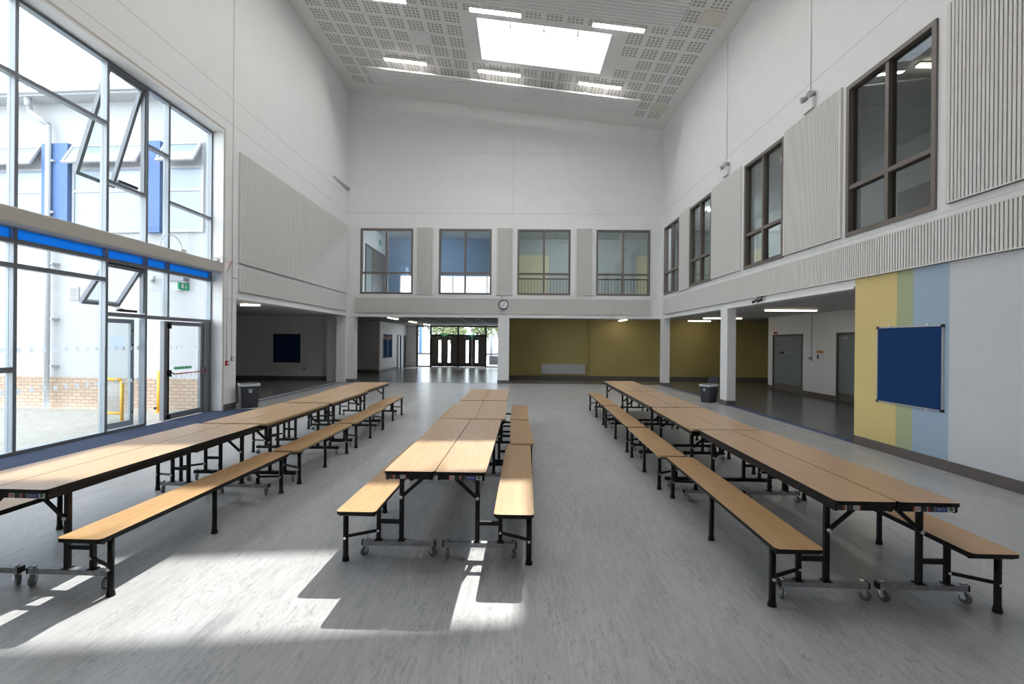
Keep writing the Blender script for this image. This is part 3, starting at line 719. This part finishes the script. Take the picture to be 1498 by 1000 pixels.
# black spot pair below fascia
o=empty('spotlight_pair',(XR-.051,11.70,2.74)); 
MB().box(-.02,.049,-.16,.16,.155,.168).build('mounting_rail',BLKPL,o)
for q in (-.12,.10):
    MB().tube((-.01,q,.155),(-.01,q,.10),.010,8).build('stem',BLKPL,o)
    h=MB(); h.tube((-.02,q-.02,.09),(-.10,q+.07,.04),.034,14); h.build('lamp_head',DGREY,o)
    MB().tube((-.101,q+.071,.0395),(-.106,q+.077,.036),.030,14).build('lens',WPL,o)
tag(o,'pair of small black spotlights under the right fascia strip','spotlight')
# left wall conduits and switches
cd=MB(); 
cd.path([(XL+.012,11.80,HT-.6),(XL+.012,11.80,1.32)],.010)
cd.path([(XL+.012,11.60,3.45),(XL+.012,11.60,1.22)],.010)
for z in (9.2,7.4,6.2,5.0,3.9,2.7,1.9): cd.box(XL+.0005,XL+.024,11.785,11.815,z,z+.02)
for z in (2.6,1.8): cd.box(XL+.0005,XL+.024,11.585,11.615,z,z+.02)
cd.path([(XL+.012,11.80,2.97+.33),(XL+.012,11.98,3.30)],.010)
tag(cd.build('cable_conduit',CONDUIT),'pair of thin conduits on the left wall pier by the glazing','conduit')
m=MB(); m.path([(XL+.035,11.60,3.47),(XL+.04,11.66,3.60),(XL+.04,11.72,3.68),(XL+.035,11.78,3.70)],.008)
tag(m.build('red_cable',RED),'short red cable loop on the left pier beside the trunking','cable')
cp=empty('fire_call_point',(XL+.0005,11.60,1.10)); MB().box(0,.045,-.045,.045,0,.115).build('case',RED,cp); MB().box(.045,.047,-.028,.028,.03,.085).build('break_glass',WPL,cp)
tag(cp,'red break-glass fire call point on the left pier','call point')
sw=empty('wall_switch',(XL+.0005,11.82,1.20)); MB().box(0,.035,-.045,.045,0,.11).build('case',GPL,sw); MB().box(.035,.038,-.02,.03,.03,.08).build('rocker',WPL,sw)
tag(sw,'grey wall switch beside the red call point','switch')
# white cable loops on the trunking beam
cc=MB(); pts=[]
for k in range(13):
    t=pi*k/12; pts.append((XL-.03,9.45-.32*cos(t)+.32,3.60+.30*sin(t)))
cc.path(pts,.008); cc.box(XL-.06,XL-.0,10.02,10.16,3.60,3.66)
tag(cc.build('cable_loop',WPL),'thin white cable arching above the trunking beam in the glazing','cable')
c2=MB(); c2.path([(XL-.03,11.0,3.62),(XL-.0,11.2,3.68),(XL+.03,11.42,3.74),(XL+.03,11.55,3.72)],.008); c2.box(XL-.03,XL+.04,11.16,11.28,3.602,3.67)
tag(c2.build('cable_tail',WPL),'white cable tail at the end of the trunking beam','cable')
# bins
def bin_(loc,rz,w,d,h,lid,label):
    o=empty('waste_bin',loc,rz)
    def rg(k,z): return [(x,y,z) for x,y in rrect(-w/2*k,w/2*k,-d/2*k,d/2*k,.03,3)]
    MB().loft([rg(.82,0),rg(.84,.03),rg(1.0,h)],0,False).build('body',DGREY,o)
    m=MB(); m.loft([rg(1.02,h-.045),rg(1.05,h),rg(1.06,h+.012),rg(.93,h+.012),rg(.93,h-.02)],0,False,False); m.build('liner',LINER,o)
    m=MB(); m.box(-w*.1,w*.1,-d/2*.99-.004,-d/2*.96,h*.74,h*.80,0); m.box(-w*.08,w*.08,-d/2*.98-.004,-d/2*.94,h*.66,h*.71,1); m.build('bin_label',[BLUEP,STW],o)
    MB().box(-.05,.05,-d/2*.82-.02,-d/2*.82+.02,.01,.06).build('foot_pedal',BLKPL,o)
    if lid:
        m=MB(); pl=[]
        for i in range(9):
            t=pi*i/8; pl.append((w/2*cos(t)*1.0,.03+.22*sin(t)**.6))
        m.loft([[(x,d/2+.0,h+z) for x,z in pl],[(x,d/2+.03,h+z) for x,z in pl]]); m.build('lid',DGREY,o)
    return tag(o,label,'bin')
bin_((-6.90,12.16,0),radians(40),.44,.42,.60,False,'charcoal waste bin with clear liner beside the left wall pier')
bin_((5.72,14.18,0),radians(-58),.36,.42,.52,True,'charcoal bin with raised lid against the right-hand pillar')
# ------------------------------------------------------------------ alcove left (inside the wing)
struct(B(-14.2,-8.15,YA,YA+.2,0,2.8).build('wall_alcove',WHITE)); struct(B(-14.2,-14.0,12.66,YA,0,2.8).build('wall_alcove_left',WHITE)); struct(B(-14.2,-7.56,12.50,12.65,0,2.8).build('wall_alcove_near',WHITE))
struct(MB().box(-14.2,-8.16,YA-.02,YA-.0005,0,.14).build('baseboard_alcove',SKIRT))
struct(B(-14.2,XL-.41,12.50,YA+.2,2.8,3.0).build('ceiling_alcove',TILEC))
def lamp_box(x0,x1,y0,y1,z,label,group='lamps under the low ceilings',mt=None):
    o=empty('ceiling_lamp',((x0+x1)/2,(y0+y1)/2,z)); hx,hy=(x1-x0)/2,(y1-y0)/2
    B(-hx,hx,-hy,hy,-.03,-.001).build('housing',WPL,o); B(-hx+.01,hx-.01,-hy+.01,hy-.01,-.065,-.03).build('diffuser',mt or LAMP,o)
    return tag(o,label,'ceiling lamp',group)
lamp_box(-8.15,-7.60,13.85,13.97,2.8,'lit strip lamp under the left alcove ceiling',mt=LAMPA)
m=MB(); m.box(-9.45,-9.30,YA-.04,YA-.0005,.42,.52); tag(m.build('wall_socket',GPL),'double wall socket below the dark board in the alcove','socket')
tag(B(-9.385,-9.365,YA-.015,YA-.0005,.53,2.79).build('cable_conduit',WPL),'white conduit running down beside the alcove board to the socket','conduit')
# ------------------------------------------------------------------ right corridor and yellow wall
YY=22.5
struct(B(-.55,14,YY,YY+.2,0,2.8).build('wall_yellow',YELLOW2)); struct(B(-.53,12,YY-.02,YY-.0005,0,.15).build('baseboard_yellow',SKIRT))
XW=9.98
m=wall_cells('x',XW,XW+.2,5.2,18.95,0,2.8,[(16.72,18.52,0,2.08),(13.2,14.90,0,2.12)]); struct(m.build('wall_corridor',WHITE))
m=MB()
for a,b in ((5.2,13.15),(14.95,16.67),(18.57,18.965)): m.box(XW-.02,XW,a,b,0,.14)
m.box(XW-.02,XW+.2,18.95,18.97,0,.14); struct(m.build('baseboard_corridor',SKIRT))
struct(B(XR+.255,14,5.0,5.19,0,2.79).build('wall_corridor_near',WHITE)); struct(B(13.8,14,5.2,YY,0,2.8).build('wall_corridor_far',WHITE))
struct(MB().box(XR+.255,14,5.0,YB+.25,2.8,3.0).box(-.55,14,YB+.25,YY+.2,2.8,3.0).build('ceiling_corridor',TILEC))
def corr_door(n,y0,y1,h,double):
    m=MB(); f=.06
    m.box(XW-.03,XW+.12,y0-f,y0,0,h+f); m.box(XW-.03,XW+.12,y1,y1+f,0,h+f); m.box(XW-.03,XW+.12,y0,y1,h,h+f)
    o=struct(m.build('door_%d'%n,SKIRT)); g=.004
    ys=[(y0+g,(y0+y1)/2-g/2),((y0+y1)/2+g/2,y1-g)] if double else [(y0+g,y1-g)]
    for a,b in ys:
        l=B(XW+.01,XW+.055,a,b,.01,h-g).build('door_leaf',DOORG,o); B(XW+.004,XW+.0098,a+.02,b-.02,.02,.26).build('kick_plate',SKIRT,l)
    return o
d3=corr_door(3,16.72,18.52,2.05,True); 
B(XW+.0,XW+.0098,17.86,18.12,1.38,1.46).build('door_sign',BLKPL,d3)
for y in (17.50,17.70): MB().tube((XW+.002,y,1.43),(XW+.0098,y,1.43),.04,16).build('round_door_sign',BLUEP,d3)
h=MB(); h.box(XW-.0,XW+.0098,17.66,17.71,.80,.92); h.tube((XW,17.68,.86),(XW-.05,17.68,.86),.012,8); h.build('door_handle',BOLT,d3)
d4=corr_door(4,13.26,14.84,2.05,False)
B(XW-.02,XW+.0098,14.35,14.62,1.92,1.98).build('door_closer',GPL,d4)
s=B(XW-.012,XW-.0005,18.30,18.54,2.13,2.21).build('door_sign',RED); tag(s,'small red sign above the far grey corridor door','sign')
s=B(XW-.010,XW-.0005,15.55,15.90,1.46,1.54).build('wall_sign',ORANGE); tag(s,'small orange sign on the white corridor wall','sign')
s=empty('wall_notice',(XW-.0005,15.72,1.24)); B(-.008,0,-.17,.17,0,.20).build('sheet',PAPER,s); B(-.010,-.008,.06,.14,.03,.17).build('print',BLKPL,s); tag(s,'white notice with dark picture below the orange sign','notice')
sw=MB(); sw.box(XW-.03,XW-.0005,16.12,16.22,1.20,1.32,0); sw.box(XW-.032,XW-.03,16.135,16.165,1.22,1.30,1); sw.box(XW-.02,XW-.0005,16.26,16.30,1.25,1.30,1)
tag(sw.build('wall_switch',[GPL,BLKPL]),'dark wall switch on the white corridor wall at end of conduit','switch')
tag(B(XW-.018,XW-.0005,16.15,16.17,1.33,2.79).build('cable_conduit',GPL),'vertical conduit down the white corridor wall to the switch','conduit')
lamp_box(7.46,8.98,14.28,14.42,2.8,'lit strip lamp in the right corridor before the grey doors')
lamp_box(7.50,9.02,19.1,19.24,2.8,'lit strip lamp in the right corridor behind the pillar')
lamp_box(7.75,8.75,21.5,21.62,2.8,'lit strip lamp nearest the ochre wall')
lamp_box(4.72,4.86,20.9,22.2,2.8,'lit strip lamp over the ochre wall bay, seen end-on')
s=MB(); s.tube((6.95,14.6,2.8),(6.95,14.6,2.75),.05,14); tag(s.build('smoke_detector',WPL),'small white detector on the corridor ceiling','detector')
# radiator
r=empty('radiator',(2.20,YY-.02,.24)); m=MB()
m.box(-1.02,1.02,-.10,-.03,0,.46)
for k in range(6): m.box(-1.02,1.02,-.112,-.10,.012+k*.075,.06+k*.075)
m.build('panel',RADI,r); MB().box(-.8,-.72,-.03,.018,.05,.4).box(.72,.8,-.03,.018,.05,.4).build('wall_bracket',GPL,r)
tag(r,'long low grey radiator on the ochre wall','radiator')
p=MB(); p.path([(3.34,YY-.03,2.79),(3.34,YY-.03,.16),(2.0,YY-.03,.16)],.012); p.path([(3.44,YY-.03,2.79),(3.44,YY-.03,.22),(3.25,YY-.03,.30)],.012)
tag(p.build('heating_pipe',YELLOW2),'ochre-painted heating pipes beside the radiator','pipe')
struct(MB().box(5.86,5.875,YY-.004,YY-.0005,.15,2.79).build('trim_12',YELLOW2))
# ------------------------------------------------------------------ entrance lobby
YS=32.2
struct(B(-.75,-.55,YB+.26,YS,0,2.8).build('wall_lobby_right',WHITE))
m=B(-14.2,-7.55,26.0,26.2,0,2.8); struct(m.build('wall_lobby_back',GREYP))
m=wall_cells('x',-7.75,-7.55,26.2,YS,0,2.8,[(29.75,30.75,0,2.1),(31.5,32.0,0,2.1)]); struct(m.build('wall_lobby_left',WHITE))
struct(B(-14.2,-14.0,YA+.2,26.2,0,2.8).build('wall_lobby_far',WHITE))
struct(B(-14.2,-.55,YB+.26,YS+.2,2.8,3.0).build('ceiling_lobby',SLATC)) if False else struct(MB().box(-8.15,-.55,YB+.26,YS+.2,2.8,3.0).box(-14.2,-8.15,YA+.2,26.2,2.8,3.0).build('ceiling_lobby',SLATC))
m=MB().box(-14,-7.56,25.98,25.9995,0,.14).box(-7.55,-7.53,26.2,29.7,0,.12); struct(m.build('baseboard_lobby',SKIRT))
struct(B(-7.55,-6.85,YS,YS+.2,0,2.8).build('wall_lobby_end',WHITE))
for n,(a,b) in ((5,(29.75,30.75)),(6,(31.5,32.0))):
    o=struct(MB().box(-7.60,-7.52,a,a+.06,0,2.1).box(-7.60,-7.52,b-.06,b,0,2.1).box(-7.60,-7.52,a+.06,b-.06,2.04,2.1).build('door_%d'%n,DARKF)); B(-7.70,-7.66,a+.06,b-.06,0,2.04).build('door_leaf',DOORB,o)
board=empty('notice_board',(-7.55,27.6,.75)); MB().box(0,.02,-1.0,1.0,0,1.35).build('felt',NAVY,board); m=MB()
for a in (-1.0,-.01,.98): m.box(.02,.026,a,a+.02,0,1.35)
m.build('frame',SILVER,board)
pn=MB()
for k in range(5): pn.box(.02,.023,-.9+k*.38,-.72+k*.38,1.1-.06*(k%2),1.28-.05*(k%3))
pn.build('pinned_sheet',ORANGE,board); tag(board,'blue pinboard with small sheets on the pale lobby wall','notice board')
# glazed entrance screen
XS0,XS1=-6.85,-.75
ax=[-6.85,-5.93,-4.03,-2.13,-1.35]
m=MB(); y0,y1=YS,YS+.1; w=.12
for x in (-6.85,-5.92,-4.06,-2.18,-.87): m.box(x,x+w,y0,y1,0,2.8)
m.box(XS0+w,-.87,y0,y1,2.70,2.8)
for (a,b) in ((-5.80,-4.06),(-3.94,-2.18)): m.box(a,b,y0,y1,2.10,2.20)
for (a,b) in ((-6.73,-5.92),(-2.06,-.87)): m.box(a,b,y0,y1,0,.07); m.box(a,b,y0,y1,.84,.91)
w2=struct(m.build('window_10',DARKF))
for (a,b) in ((-5.80,-4.06),(-3.94,-2.18)): B(a,b,YS+.045,YS+.053,2.20,2.70).build('pane',GLASS,w2)
for (a,b) in ((-6.73,-5.92),(-2.06,-.87)): B(a,b,YS+.045,YS+.053,.07,.84).build('pane',GLASS,w2); B(a,b,YS+.045,YS+.053,.91,2.70).build('pane',GLASS,w2)
n=7
for (a,b) in ((-5.80,-4.06),(-3.94,-2.18)):
    c=(a+b)/2
    o=struct(MB().box(a,a+.02,YS+.01,YS+.09,.01,2.1).box(b-.02,b,YS+.01,YS+.09,.01,2.1).box(a+.02,b-.02,YS+.01,YS+.09,2.07,2.1).build('door_%d'%n,DARKF)); n+=1
    for (l,r,vx) in ((a+.02,c-.003,c-.42),(c+.003,b-.02,c+.22)):
        lf=wall_cells('y',YS+.03,YS+.075,l,r,.015,2.07,[(vx,vx+.20,.28,1.82)]).build('door_leaf',DOORB,o)
        B(vx,vx+.20,YS+.048,YS+.056,.28,1.82).build('pane',GLASS,lf)
        MB().box(l+.03,r-.03,YS+.024,YS+.0295,.02,.2).build('kick_plate',DARKF,lf)
        MB().box(l+.3,l+.5,YS-.02,YS+.0295,1.98,2.04).build('door_closer',GPL,lf)
for k,x in enumerate((-4.93,-3.06)):
    s=MB(); s.box(x-.2,x+.2,YS-.06,YS-.03,2.06,2.20,0); s.box(x-.05,x+.05,YS-.062,YS-.06,2.09,2.17,1); s.box(x+.08,x+.14,YS-.062,YS-.06,2.10,2.16,1); s.box(x-.01,x+.01,YS-.05,YS-.04,2.20,2.79,2)
    tag(s.build('exit_sign',[GSIGN,WSIGN,GPL]),'green exit sign over the %s pair of dark lobby doors'%('left' if k==0 else 'right'),'sign')
for k,(a,b) in enumerate(((20.8,22.3),(24.9,26.4),(28.9,30.4))):
    lamp_box(-5.72,-5.58,a,b,2.8,'lit strip lamp in the lobby, %s one from the hall'%('first','second','third')[k])
# ------------------------------------------------------------------ first-floor rooms behind the internal windows
ZF=3.55; ZR=6.85
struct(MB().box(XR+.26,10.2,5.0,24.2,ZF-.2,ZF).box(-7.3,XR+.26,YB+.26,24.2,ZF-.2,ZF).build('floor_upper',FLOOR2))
struct(MB().box(XR+.26,10.2,5.0,24.4,ZR,ZR+.15).box(-7.5,XR+.26,YB+.26,24.4,ZR,ZR+.15).build('ceiling_upper',tilemat('upper_ceiling_tiles',(.80,.82,.84),(.55,.57,.60),(.6,.6)) ))
struct(MB().box(9.8,10.0,5.0,24.2,ZF,ZR).box(XR+.26,9.8,4.8,5.0,ZF,ZR).build('wall_upper_right',GREENW))
YU=23.6
m=wall_cells('y',YU,YU+.2,-6.8,-.4,ZF,ZR,[(-5.9,-.9,ZF+.06,5.0)]); struct(m.build('wall_upper_blue',BLUEW))
m=MB()
for x in (-5.9,-4.6,-3.25,-1.55,-.95): m.box(x,x+.05,YU+.05,YU+.12,ZF+.06,5.0)
m.box(-5.9,-.9,YU+.05,YU+.12,ZF+.06,ZF+.11); o=struct(m.build('window_12',UPVC)); B(-5.85,-.95,YU+.08,YU+.088,ZF+.11,5.0).build('pane',GLASS,o)
struct(B(-.4,9.8,YU,YU+.2,ZF,ZR).build('wall_upper_grey',GREENW))
m=MB()
for (a,b) in ((-.35,1.55),(2.5,3.55),(5.9,6.6)): m.box(a,b,YU-.012,YU-.0005,ZF,6.05)
struct(m.build('wall_upper_view_patches',CREAM))  # cream patches painted to stand in for mixed room view and glass reflections
m=MB()
for (a,b) in ((14.0,16.2),(18.6,20.4)): m.box(9.788,9.7995,a,b,ZF,5.6)
struct(m.build('wall_upper_cream',CREAM))
struct(B(-6.8,-6.6,YB+.26,YU,ZF,ZR).build('wall_upper_left',WHITE))
o=struct(MB().box(-6.5995,-6.55,20.45,20.53,ZF,5.95).box(-6.5995,-6.55,23.3,23.38,ZF,5.95).box(-6.5995,-6.55,20.53,23.3,5.86,5.95).box(-6.5995,-6.55,21.35,21.43,ZF,5.86).build('door_9',TAUPE)); B(-6.595,-6.57,21.43,23.3,ZF,5.86).build('door_leaf',SKIRT,o); B(-6.595,-6.57,20.53,21.35,ZF,5.86).build('side_light',DOORG,o)
struct(B(-.5,-.4,YB+.9,YU,ZF,ZR).build('wall_upper_divider',GREENW))
s=MB(); s.box(-6.599,-6.58,22.5,22.95,6.33,6.53,0); s.box(-6.58,-6.579,22.66,22.82,6.36,6.50,1); tag(s.build('exit_sign',[GSIGN,WSIGN]),'small green exit sign seen through the leftmost end-wall window','sign')
def rail(x0,x1,y0,y1,label):
    o=empty('balustrade',(x0,y0,ZF)); d=Vector((x1-x0,y1-y0,0)); L=d.length; d.normalize()
    MB().obox((0,0,.98),tuple(d*L+Vector((0,0,.98))),.05,.05).build('handrail',WIREB,o)
    m=MB(); n=int(L/.14)
    for k in range(n+1): p=d*(L*k/n); m.obox((p.x,p.y,0),(p.x,p.y,.96),.016,.016)
    m.build('spindles',WIREB,o)
    return tag(o,label,'balustrade')
rail(-.25,6.0,21.0,21.0,'dark spindle railing seen through the two right end-wall windows')
rail(8.2,8.2,13.0,20.3,'dark spindle railing seen through the far right-wall windows')
o=struct(MB().box(9.74,9.7995,11.2,12.3,ZF,5.65).build('door_10',SKIRT)); B(9.72,9.74,11.27,12.23,ZF,5.58).build('door_leaf',DOORB,o)
o=struct(MB().box(9.74,9.7995,7.0,8.0,ZF,5.65).build('door_11',SKIRT)); B(9.72,9.74,7.07,7.93,ZF,5.58).build('door_leaf',DOORG,o)
lamp_box(7.2,8.7,8.6,8.72,ZR,'lit strip lamp seen through the nearest right-wall window','lamps in the upper rooms')
lamp_box(7.2,8.7,13.0,13.12,ZR,'lit strip lamp seen through the second right-wall window','lamps in the upper rooms')
lamp_box(7.2,8.7,18.0,18.12,ZR,'added strip lamp brightening the room behind the farthest right-wall windows','lamps in the upper rooms',FILLU)  # this and the next two lamps are added to brighten the rooms
lamp_box(1.8,3.3,20.6,20.72,ZR,'added strip lamp brightening the room behind the two right end-wall windows','lamps in the upper rooms',FILLU)
lamp_box(-5.0,-3.5,20.6,20.72,ZR,'added strip lamp brightening the room behind the two left end-wall windows','lamps in the upper rooms',FILLU)
s=MB(); s.box(9.70,9.7195,10.2,10.55,6.15,6.33,0); s.box(9.699,9.70,10.32,10.42,6.18,6.30,1); tag(s.build('exit_sign',[GSIGN,WSIGN]),'small green exit sign seen through the second right-wall window','sign')
# ------------------------------------------------------------------ outside, left: yard and the wing of the building
struct(B(-60,XG-.16,-40,11.75,-.2,-.03).build('ground_yard',PAVE))
PV=(-7.9,11.80)
RM=Matrix.Translation((PV[0],PV[1],0))@Matrix.Rotation(radians(-4.0),4,'Z')
def wx(mb): return mb.xf(RM)         # wing coordinates: u along -x from pivot, v outwards = -y
bld=empty('building_wing',(0,0,0))
wx(B(-18,.3,0,.22,.74,7.75)).build('rendered_wall',RENDER,bld)
wx(B(-18,.3,-.02,.22,-.1,.74)).build('brick_plinth',BRICK,bld)
m=MB(); m.box(-18,.3,-.42,.22,7.75,8.02); m.box(-18,.3,-.50,-.42,7.80,7.92); wx(m).build('eaves',UPVC,bld)
m=MB(); m.box(-18.3,.3,-.3,9,8.02,8.12); wx(m).build('roof',GPL,bld)
for (a,b) in ((-4.25,-3.53),(-1.42,-1.03)): wx(B(a,b,-.14,-.001,4.40,6.68)).build('blue_pilaster',BLUEO,bld)
def wwin(a,b):
    m=MB(); z0,z1=4.42,6.66; f=.06
    m.box(a,b,-.05,-.001,z0,z0+f); m.box(a,b,-.05,-.001,z1-f,z1); m.box(a,a+f,-.05,-.001,z0+f,z1-f); m.box(b-f,b,-.05,-.001,z0+f,z1-f)
    m.box(a+f,b-f,-.05,-.001,5.45,5.51); m.box(a+f,b-f,-.05,-.001,6.02,6.08)
    o=wx(m).build('window_frame',UPVC,bld)
    wx(B(a+f,b-f,-.028,-.020,z0+f,6.02)).build('pane',mat('wing_window_glass',(.30,.36,.44),.12) if 'wing_window_glass' not in bpy.data.materials else bpy.data.materials['wing_window_glass'],o)
    s=MB(); h=.60; s.box(a+.03,b-.03,-.025,.025,-h,-h+f); s.box(a+.03,b-.03,-.025,.025,-f,0); s.box(a+.03,a+.03+f,-.025,.025,-h+f,-f); s.box(b-.03-f,b-.03,-.025,.025,-h+f,-f)
    M=Matrix.Translation((0,-.07,z1-.03))@Matrix.Rotation(radians(-28),4,'X'); wx(s.xf(M)).build('top_hung_sash',UPVC,o)
    wx(B(a+.03+f,b-.03-f,-.004,.004,-h+f,-f).xf(M)).build('sash_pane',bpy.data.materials['wing_window_glass'],o)
wwin(-3.50,-1.45); wwin(-1.0,.05); wwin(-6.6,-4.3); wwin(-9.4,-6.9)
m=MB(); m.path([(-4.42,-.30,7.72),(-4.42,-.28,7.45),(-3.99,-.20,7.12),(-3.99,-.20,-.03)],.06,12)
m.tube((-4.42,-.33,7.76),(-4.42,-.31,7.55),.075,12)
for z in (6.2,4.9,3.6,2.2,1.0): m.box(-4.07,-3.86,-.20,-.001,z,z+.05)
wx(m).build('downpipe',UPVC,bld)
m=MB(); m.box(-3.58,-3.32,-.03,-.001,2.72,3.05,0)
for k in range(5): m.box(-3.54,-3.36,-.036,-.03,2.76+k*.055,2.785+k*.055,1)
wx(m).build('air_vent',[UPVC,ALU],bld)
tag(bld,'white rendered building wing with brick plinth outside the glazed wall','building')
m=MB(); m.tube((-.56,-.002,3.15),(-.56,-.12,3.15),.20,20); m2=wx(m).build('bulkhead_light',UPVC); 
M3=MB(); M3.box(-.76,-.36,-.17,-.002,3.18,3.34); wx(M3).build('hood',ALU,m2)
tag(m2,'round bulkhead light with grey hood on the wing wall','wall light')
m=MB(); m.box(-1.36,-1.28,-.06,-.001,3.18,3.26); m.tube((-1.32,-.05,3.22),(-1.05,-.25,3.26),.035,10)
tag(wx(m).build('security_camera',UPVC),'small white security camera on the wing wall outside','camera')
# bollard and yellow barrier
b=empty('bollard',(-8.62,11.35,-.03)); MB().tube((0,0,0),(0,0,.99),.045,16).build('post',YSTEEL,b); MB().tube((0,0,0),(0,0,.02),.10,16).build('base_plate',YSTEEL,b); MB().tube((-.02,-.06,.11),(-.06,-.08,.11),.03,10).build('padlock',BLKPL,b)
tag(b,'tall yellow bollard outside the open door','bollard')
b=empty('barrier',(-8.17,9.74,-.03)); m=MB(); m.path([(0,0,0),(0,0,.91),(-.55,.10,.93),(-.55,.10,0)],.032,12); m.path([(0,0,.22),(-.55,.10,.22)],.028,10); m.build('frame',YSTEEL,b)
m=MB()
for k in range(1,24): q=k/24; m.tube((-.55*q,.10*q,.24),(-.55*q,.10*q,.90),.004,5)
for k in range(1,17): z=.22+k*.04; m.tube((-.01,.002,z),(-.54,.098,z),.004,5)
m.build('mesh_infill',GMESH,b); tag(b,'yellow tubular barrier with wire mesh outside behind the folded door leaf','barrier')
# ------------------------------------------------------------------ outside, beyond the lobby
struct(B(-40,30,YS+.22,90,-.2,-.02).build('ground_forecourt',ASPH))
def tree(x,y,h,r,label):
    o=empty('tree',(x,y,0)); MB().tube((0,0,-.02),(0,0,h*.5),.14,8,0,.09).build('trunk',BARK,o)
    m=MB(); rnd=random.Random(int(x*10+y))
    for k in range(1100):
        u=rnd.uniform(-1,1); t=rnd.uniform(0,2*pi); q=rnd.random()**.4; s_=sqrt(1-u*u)
        c=Vector((r*q*s_*cos(t),r*q*s_*sin(t),h*.62+h*.36*q*u)); a=Vector((rnd.uniform(-1,1),rnd.uniform(-1,1),rnd.uniform(-1,1))).normalized(); b_=a.orthogonal().normalized(); w=rnd.uniform(.12,.30)
        m.face([c-a*w,c+b_*w*.5,c+a*w,c-b_*w*.5])
    m.build('crown',FOL,o); tag(o,label,'tree','trees beyond the forecourt')
for (x,y,h,r,l) in ((-12.6,55,5.6,1.75,'leafy tree seen through the left side of the lobby screen'),(-9.3,59,6.2,1.9,'leafy tree seen above the left leaf of the left lobby doors'),(-7.0,53,5.2,1.5,'leafy tree seen above the mullion between the lobby doors'),(-4.0,56.5,5.8,1.7,'leafy tree seen above the right pair of lobby doors'),(-.9,54,5.4,1.6,'leafy tree seen through the right side of the lobby screen')): tree(x,y,h,r,l)
f=empty('boundary_fence',(-20,50,0)); m=MB()
for k in range(60): m.box(k*.5,k*.5+.38,-.02,.02,.15,2.0)
m.build('pales',UPVC,f); MB().box(0,30,.02,.06,.4,.5).box(0,30,.02,.06,1.6,1.7).build('fence_rail',GPL,f); tag(f,'pale boundary fence beyond the lobby doors','fence')
tag(MB().tube((-8.05,39.5,-.02),(-8.05,39.5,5),.12,14).build('canopy_post',BLUEO),'blue post outside left of the lobby doors','post')
tag(MB().tube((-2.05,38,-.02),(-2.05,38,2.3),.10,14).build('canopy_post',ALU),'grey post outside right of the lobby doors','post')
tag(B(-8.1,-6.9,36.2,36.8,-.02,.75).build('planter_box',GPL),'low grey planter outside the left side light','planter'); tag(B(-2.1,-1.1,36.0,36.5,-.02,.65).build('planter_box',DGREY),'low dark planter outside the right side light','planter')
# ------------------------------------------------------------------ light
wd=bpy.data.worlds.new('World'); sc.world=wd; wd.use_nodes=True; nt=wd.node_tree; nt.nodes.clear()
out=nt.nodes.new('ShaderNodeOutputWorld'); bg=nt.nodes.new('ShaderNodeBackground'); tc=nt.nodes.new('ShaderNodeTexCoord')
mp=nt.nodes.new('ShaderNodeMapping'); mp.inputs['Scale'].default_value=(1,1,2.2); nz=nt.nodes.new('ShaderNodeTexNoise'); nz.inputs['Scale'].default_value=2.2; nz.inputs['Detail'].default_value=5
cr=nt.nodes.new('ShaderNodeValToRGB'); cr.color_ramp.elements[0].position=.38; cr.color_ramp.elements[0].color=(.62,.78,1,1); cr.color_ramp.elements[1].position=.58; cr.color_ramp.elements[1].color=(1,1,1,1)
nt.links.new(tc.outputs['Generated'],mp.inputs['Vector']); nt.links.new(mp.outputs['Vector'],nz.inputs['Vector']); nt.links.new(nz.outputs['Fac'],cr.inputs['Fac']); nt.links.new(cr.outputs['Color'],bg.inputs['Color'])
bg.inputs['Strength'].default_value=3.7; nt.links.new(bg.outputs[0],out.inputs['Surface'])
sl=bpy.data.lights.new('Sun','SUN'); sl.energy=6.4; sl.angle=radians(.55); sl.color=(1,.95,.87)
so=bpy.data.objects.new('Sun',sl); COL.objects.link(so)
so.rotation_euler=Vector((-.230,-1.025,-1)).to_track_quat('-Z','Y').to_euler()
def portal(loc,rot,sx,sy):
    l=bpy.data.lights.new('Portal','AREA'); l.shape='RECTANGLE'; l.size=sx; l.size_y=sy; l.cycles.is_portal=True
    o=bpy.data.objects.new('Portal',l); COL.objects.link(o); o.location=loc; o.rotation_euler=rot
# ------------------------------------------------------------------ camera
cam=bpy.data.cameras.new('Camera'); co=bpy.data.objects.new('Camera',cam); COL.objects.link(co)
cam.sensor_fit='HORIZONTAL'; cam.sensor_width=36; cam.lens=36*694/1498; cam.clip_start=.05; cam.clip_end=500
yaw,pit,rol=radians(-.60),radians(-.05),radians(.504)
fw_=Vector((sin(yaw)*cos(pit),cos(yaw)*cos(pit),sin(pit))); r0=Vector((cos(yaw),-sin(yaw),0)); u0=r0.cross(fw_)
r_=r0*cos(rol)+u0*sin(rol); u_=-r0*sin(rol)+u0*cos(rol)
M=Matrix((( r_.x,u_.x,-fw_.x,0),(r_.y,u_.y,-fw_.y,0),(r_.z,u_.z,-fw_.z,1.75),(0,0,0,1)))
co.matrix_world=M; sc.camera=co
sc.view_settings.view_transform='Standard'; sc.view_settings.look='None'; sc.view_settings.exposure=0.86; sc.view_settings.gamma=1; sc.view_settings.use_curve_mapping=False
sc.cycles.use_denoising=True; sc.cycles.max_bounces=10; sc.cycles.diffuse_bounces=6; sc.cycles.glossy_bounces=4; sc.cycles.transparent_max_bounces=24; sc.cycles.sample_clamp_indirect=6
sc.cycles.caustics_reflective=False; sc.cycles.caustics_refractive=False
